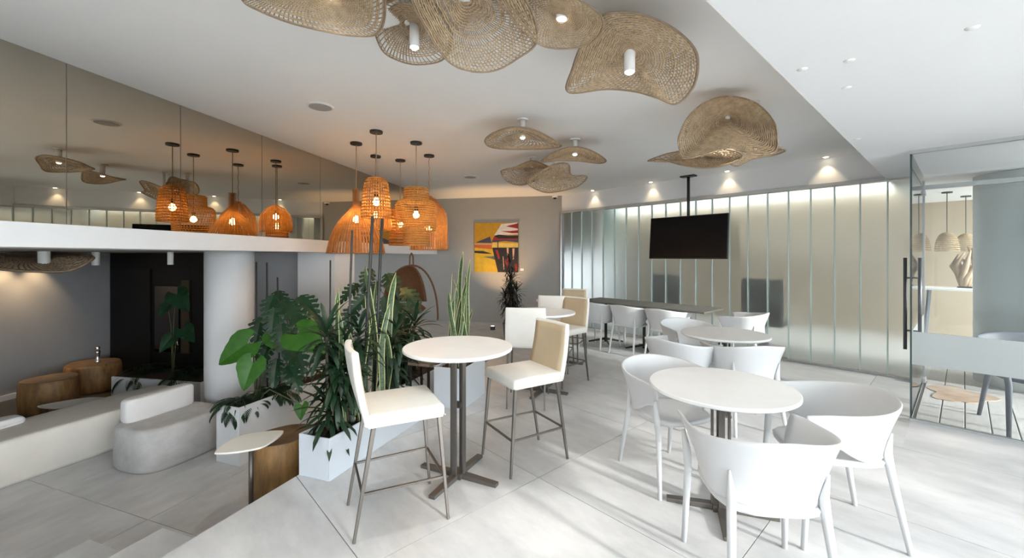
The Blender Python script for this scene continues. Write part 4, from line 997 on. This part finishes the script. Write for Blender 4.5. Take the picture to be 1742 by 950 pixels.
# hanging chair
p = W(700, 437, 6.6); t = thing('hanging_chair', 'brown wicker hanging chair on a rope below the white beam', 'hanging chair', (p.x, p.y, .2), math.atan2(RT[1], RT[0]))
zt_ = 1.36
pts = []
for i in range(24):
    a = -.2+(math.pi*1.0)*i/23; pts.append((.42*math.cos(a*.92), .05*math.sin(a), .30+.86*math.sin(a*.92)**.9 if math.sin(a*.92) > 0 else .30))
MB().tube(pts, .016, 8).build('hoop', M_wicker, t, smooth=True)
MB().tube([(-.03, 0, 1.15), (-.025, 0, 1.3), (0, 0, zt_)], .012, 6).tube([(.03, 0, 1.15), (.025, 0, 1.3), (0, 0, zt_)], .012, 6).build('rope', M_wicker, t)
P = []; nu, nv = 14, 16
for i in range(nu):
    for j in range(nv):
        la = .12+1.25*(i/(nu-1)); lo = 1.05+2.3*(j/(nv-1))      # upper left part of an egg
        P.append((.42*math.sin(la)*math.cos(lo)+.0, .34*math.sin(la)*math.sin(lo)-.12, .42+.74*math.cos(la)))
MB().grid(P, nu, nv).build('basket', M_wicker, t, smooth=True, solid=.02)
MB().lathe([(.02, -.02), (.24, -.01), (.30, .05), (.24, .10), (.02, .11)], 24, (-.08, .05, .42), sy=.8).build('cushion', M_wicker, t, smooth=True)

# ------------------------------------------------------------------ behind the glass
def lounge_chair(label, x, y, w, z1, rz):
    t = thing('office_chair', label, 'chair', (x, y, 0), rz, group='black chairs behind the channel glass')
    MB().box((0, -.03, (z1+.50)/2), (w, .07, z1-.50)).build('backrest', M_blacklea, t, bevel=.03, bseg=3)
    MB().box((0, .012, z1-.0), (w+.02, .03, .03)).box((w/2, .012, (z1+.5)/2), (.03, .03, z1-.5)).build('back_frame', M_whitemetal, t)
    MB().box((0, .24, .46), (w, .48, .09)).build('seat', M_blacklea, t, bevel=.03, bseg=3)
    MB().tube([(0, .22, .04), (0, .22, .42)], .03, 10).build('pedestal', M_silver, t)
    MB().lathe([(.25, 0), (.24, .03), (.04, .05)], 24, (0, .22, 0)).build('base', M_silver, t)
lounge_chair('blurred black chair seen through the channel glass behind the dark tables', -3.75, 7.35, .55, 1.16, 0)
lounge_chair('blurred black chair seen through the channel glass right of the dark tables', -2.13, 7.22, .56, 1.14, 0)
oc2 = make_armchair('grey woven armchair on the terrace behind the clear glass', (M_greywov, M_greywov), 'chair', 'terrace chairs'); oc2.location = (.42, 5.72, 0); oc2.rotation_euler.z = math.radians(200); oc2.scale = (1.12, 1.12, 1.05)
p = G(1630, 672); hd_ = []
rh = random.Random(5)
for i in range(30):
    a = 2*math.pi*i/30; r = 1+.16*math.sin(3*a+1)+.12*math.sin(5*a)+rh.uniform(-.05, .05); hd_.append((.24*r*math.cos(a), .34*r*math.sin(a)))
tag(MB().prism(hd_, 0, .006).build('cowhide_rug', M_hide, None, loc=(p.x, p.y, .001)), 'brown and white hide rug on the terrace deck', 'rug')
def dome(label, px, py, d, r, h, zc):
    p = W(px, py, d); t = thing('pendant_lamp', label, 'lamp', (p.x, p.y, 0), group='woven dome lamps on the terrace'); z = p.z; parts = []
    an = np.linspace(0, 2*math.pi, 32, endpoint=False); rings = []
    for k in range(14):
        u = k/13; a = u*math.pi/2; rr2 = r*math.sin(.15+a*.9)/math.sin(.15+math.pi/2*.9); rings.append(np.stack([rr2*np.cos(an), rr2*np.sin(an), np.full(32, z+h*(math.cos(a*.95)))], 1))
    V, F = tubes_np(np.stack(rings), np.full(14, .008), True); parts.append((V, F, 0))
    rb = np.transpose(np.stack(rings), (1, 0, 2)); V, F = tubes_np(rb, np.full(32, .004), False); parts.append((V, F, 0))
    np_object('lamp_shade', parts, [M_straw], t)['kind'] = 'stuff'
    MB().tube([(0, 0, z+h), (0, 0, zc)], .006, 6).build('cord', M_black, t); MB().lathe([(.06, zc-.02), (.06, zc)], 20).build('canopy', M_black, t)
dome('woven dome pendant lamp seen through the clear glass beside the terrace column', 1611, 430, 6.2, .13, .30, H_SOF)
dome('woven dome pendant lamp seen through the glass door', 1563, 430, 6.4, .13, .30, H_SOF)
dome('woven dome pendant lamp half hidden by the terrace column', 1643, 430, 6.6, .13, .30, H_SOF)
p = W(1628, 492, 6.4); h = p.z; t = thing('terrace_table', 'white tall table on the terrace seen through the clear glass', 'table', (p.x, p.y, 0), 0)
MB().box((0, 0, h), (.8, .6, .03)).build('tabletop', M_whitemetal, t, bevel=.003)
for sx in (-1, 1):
    for sy in (-1, 1): MB().tube([(sx*.36, sy*.26, 0), (sx*.30, sy*.22, h-.015)], .018, 8).build('leg', M_greywov, t)
p = W(1641, 455, 6.42); r = random.Random(3); t = thing('driftwood_sculpture', 'gnarled brown driftwood sculpture standing on the terrace table', 'sculpture', (p.x, p.y, h+.015))
mb = MB()
for k in range(7):
    a = k*.9; mb.tube([(.02*math.cos(a), .02*math.sin(a), 0), (.05*math.cos(a+.5), .05*math.sin(a+.5), .16), (.13*math.cos(a+1.2), .13*math.sin(a+1.2), .34), (.08*math.cos(a+2), .08*math.sin(a+2), .46+.03*k)], [.035, .045, .04, .01], 7)
mb.build('branches', M_driftwood, t, smooth=True); MB().box((0, 0, .01), (.16, .12, .02)).build('base', M_black, t)
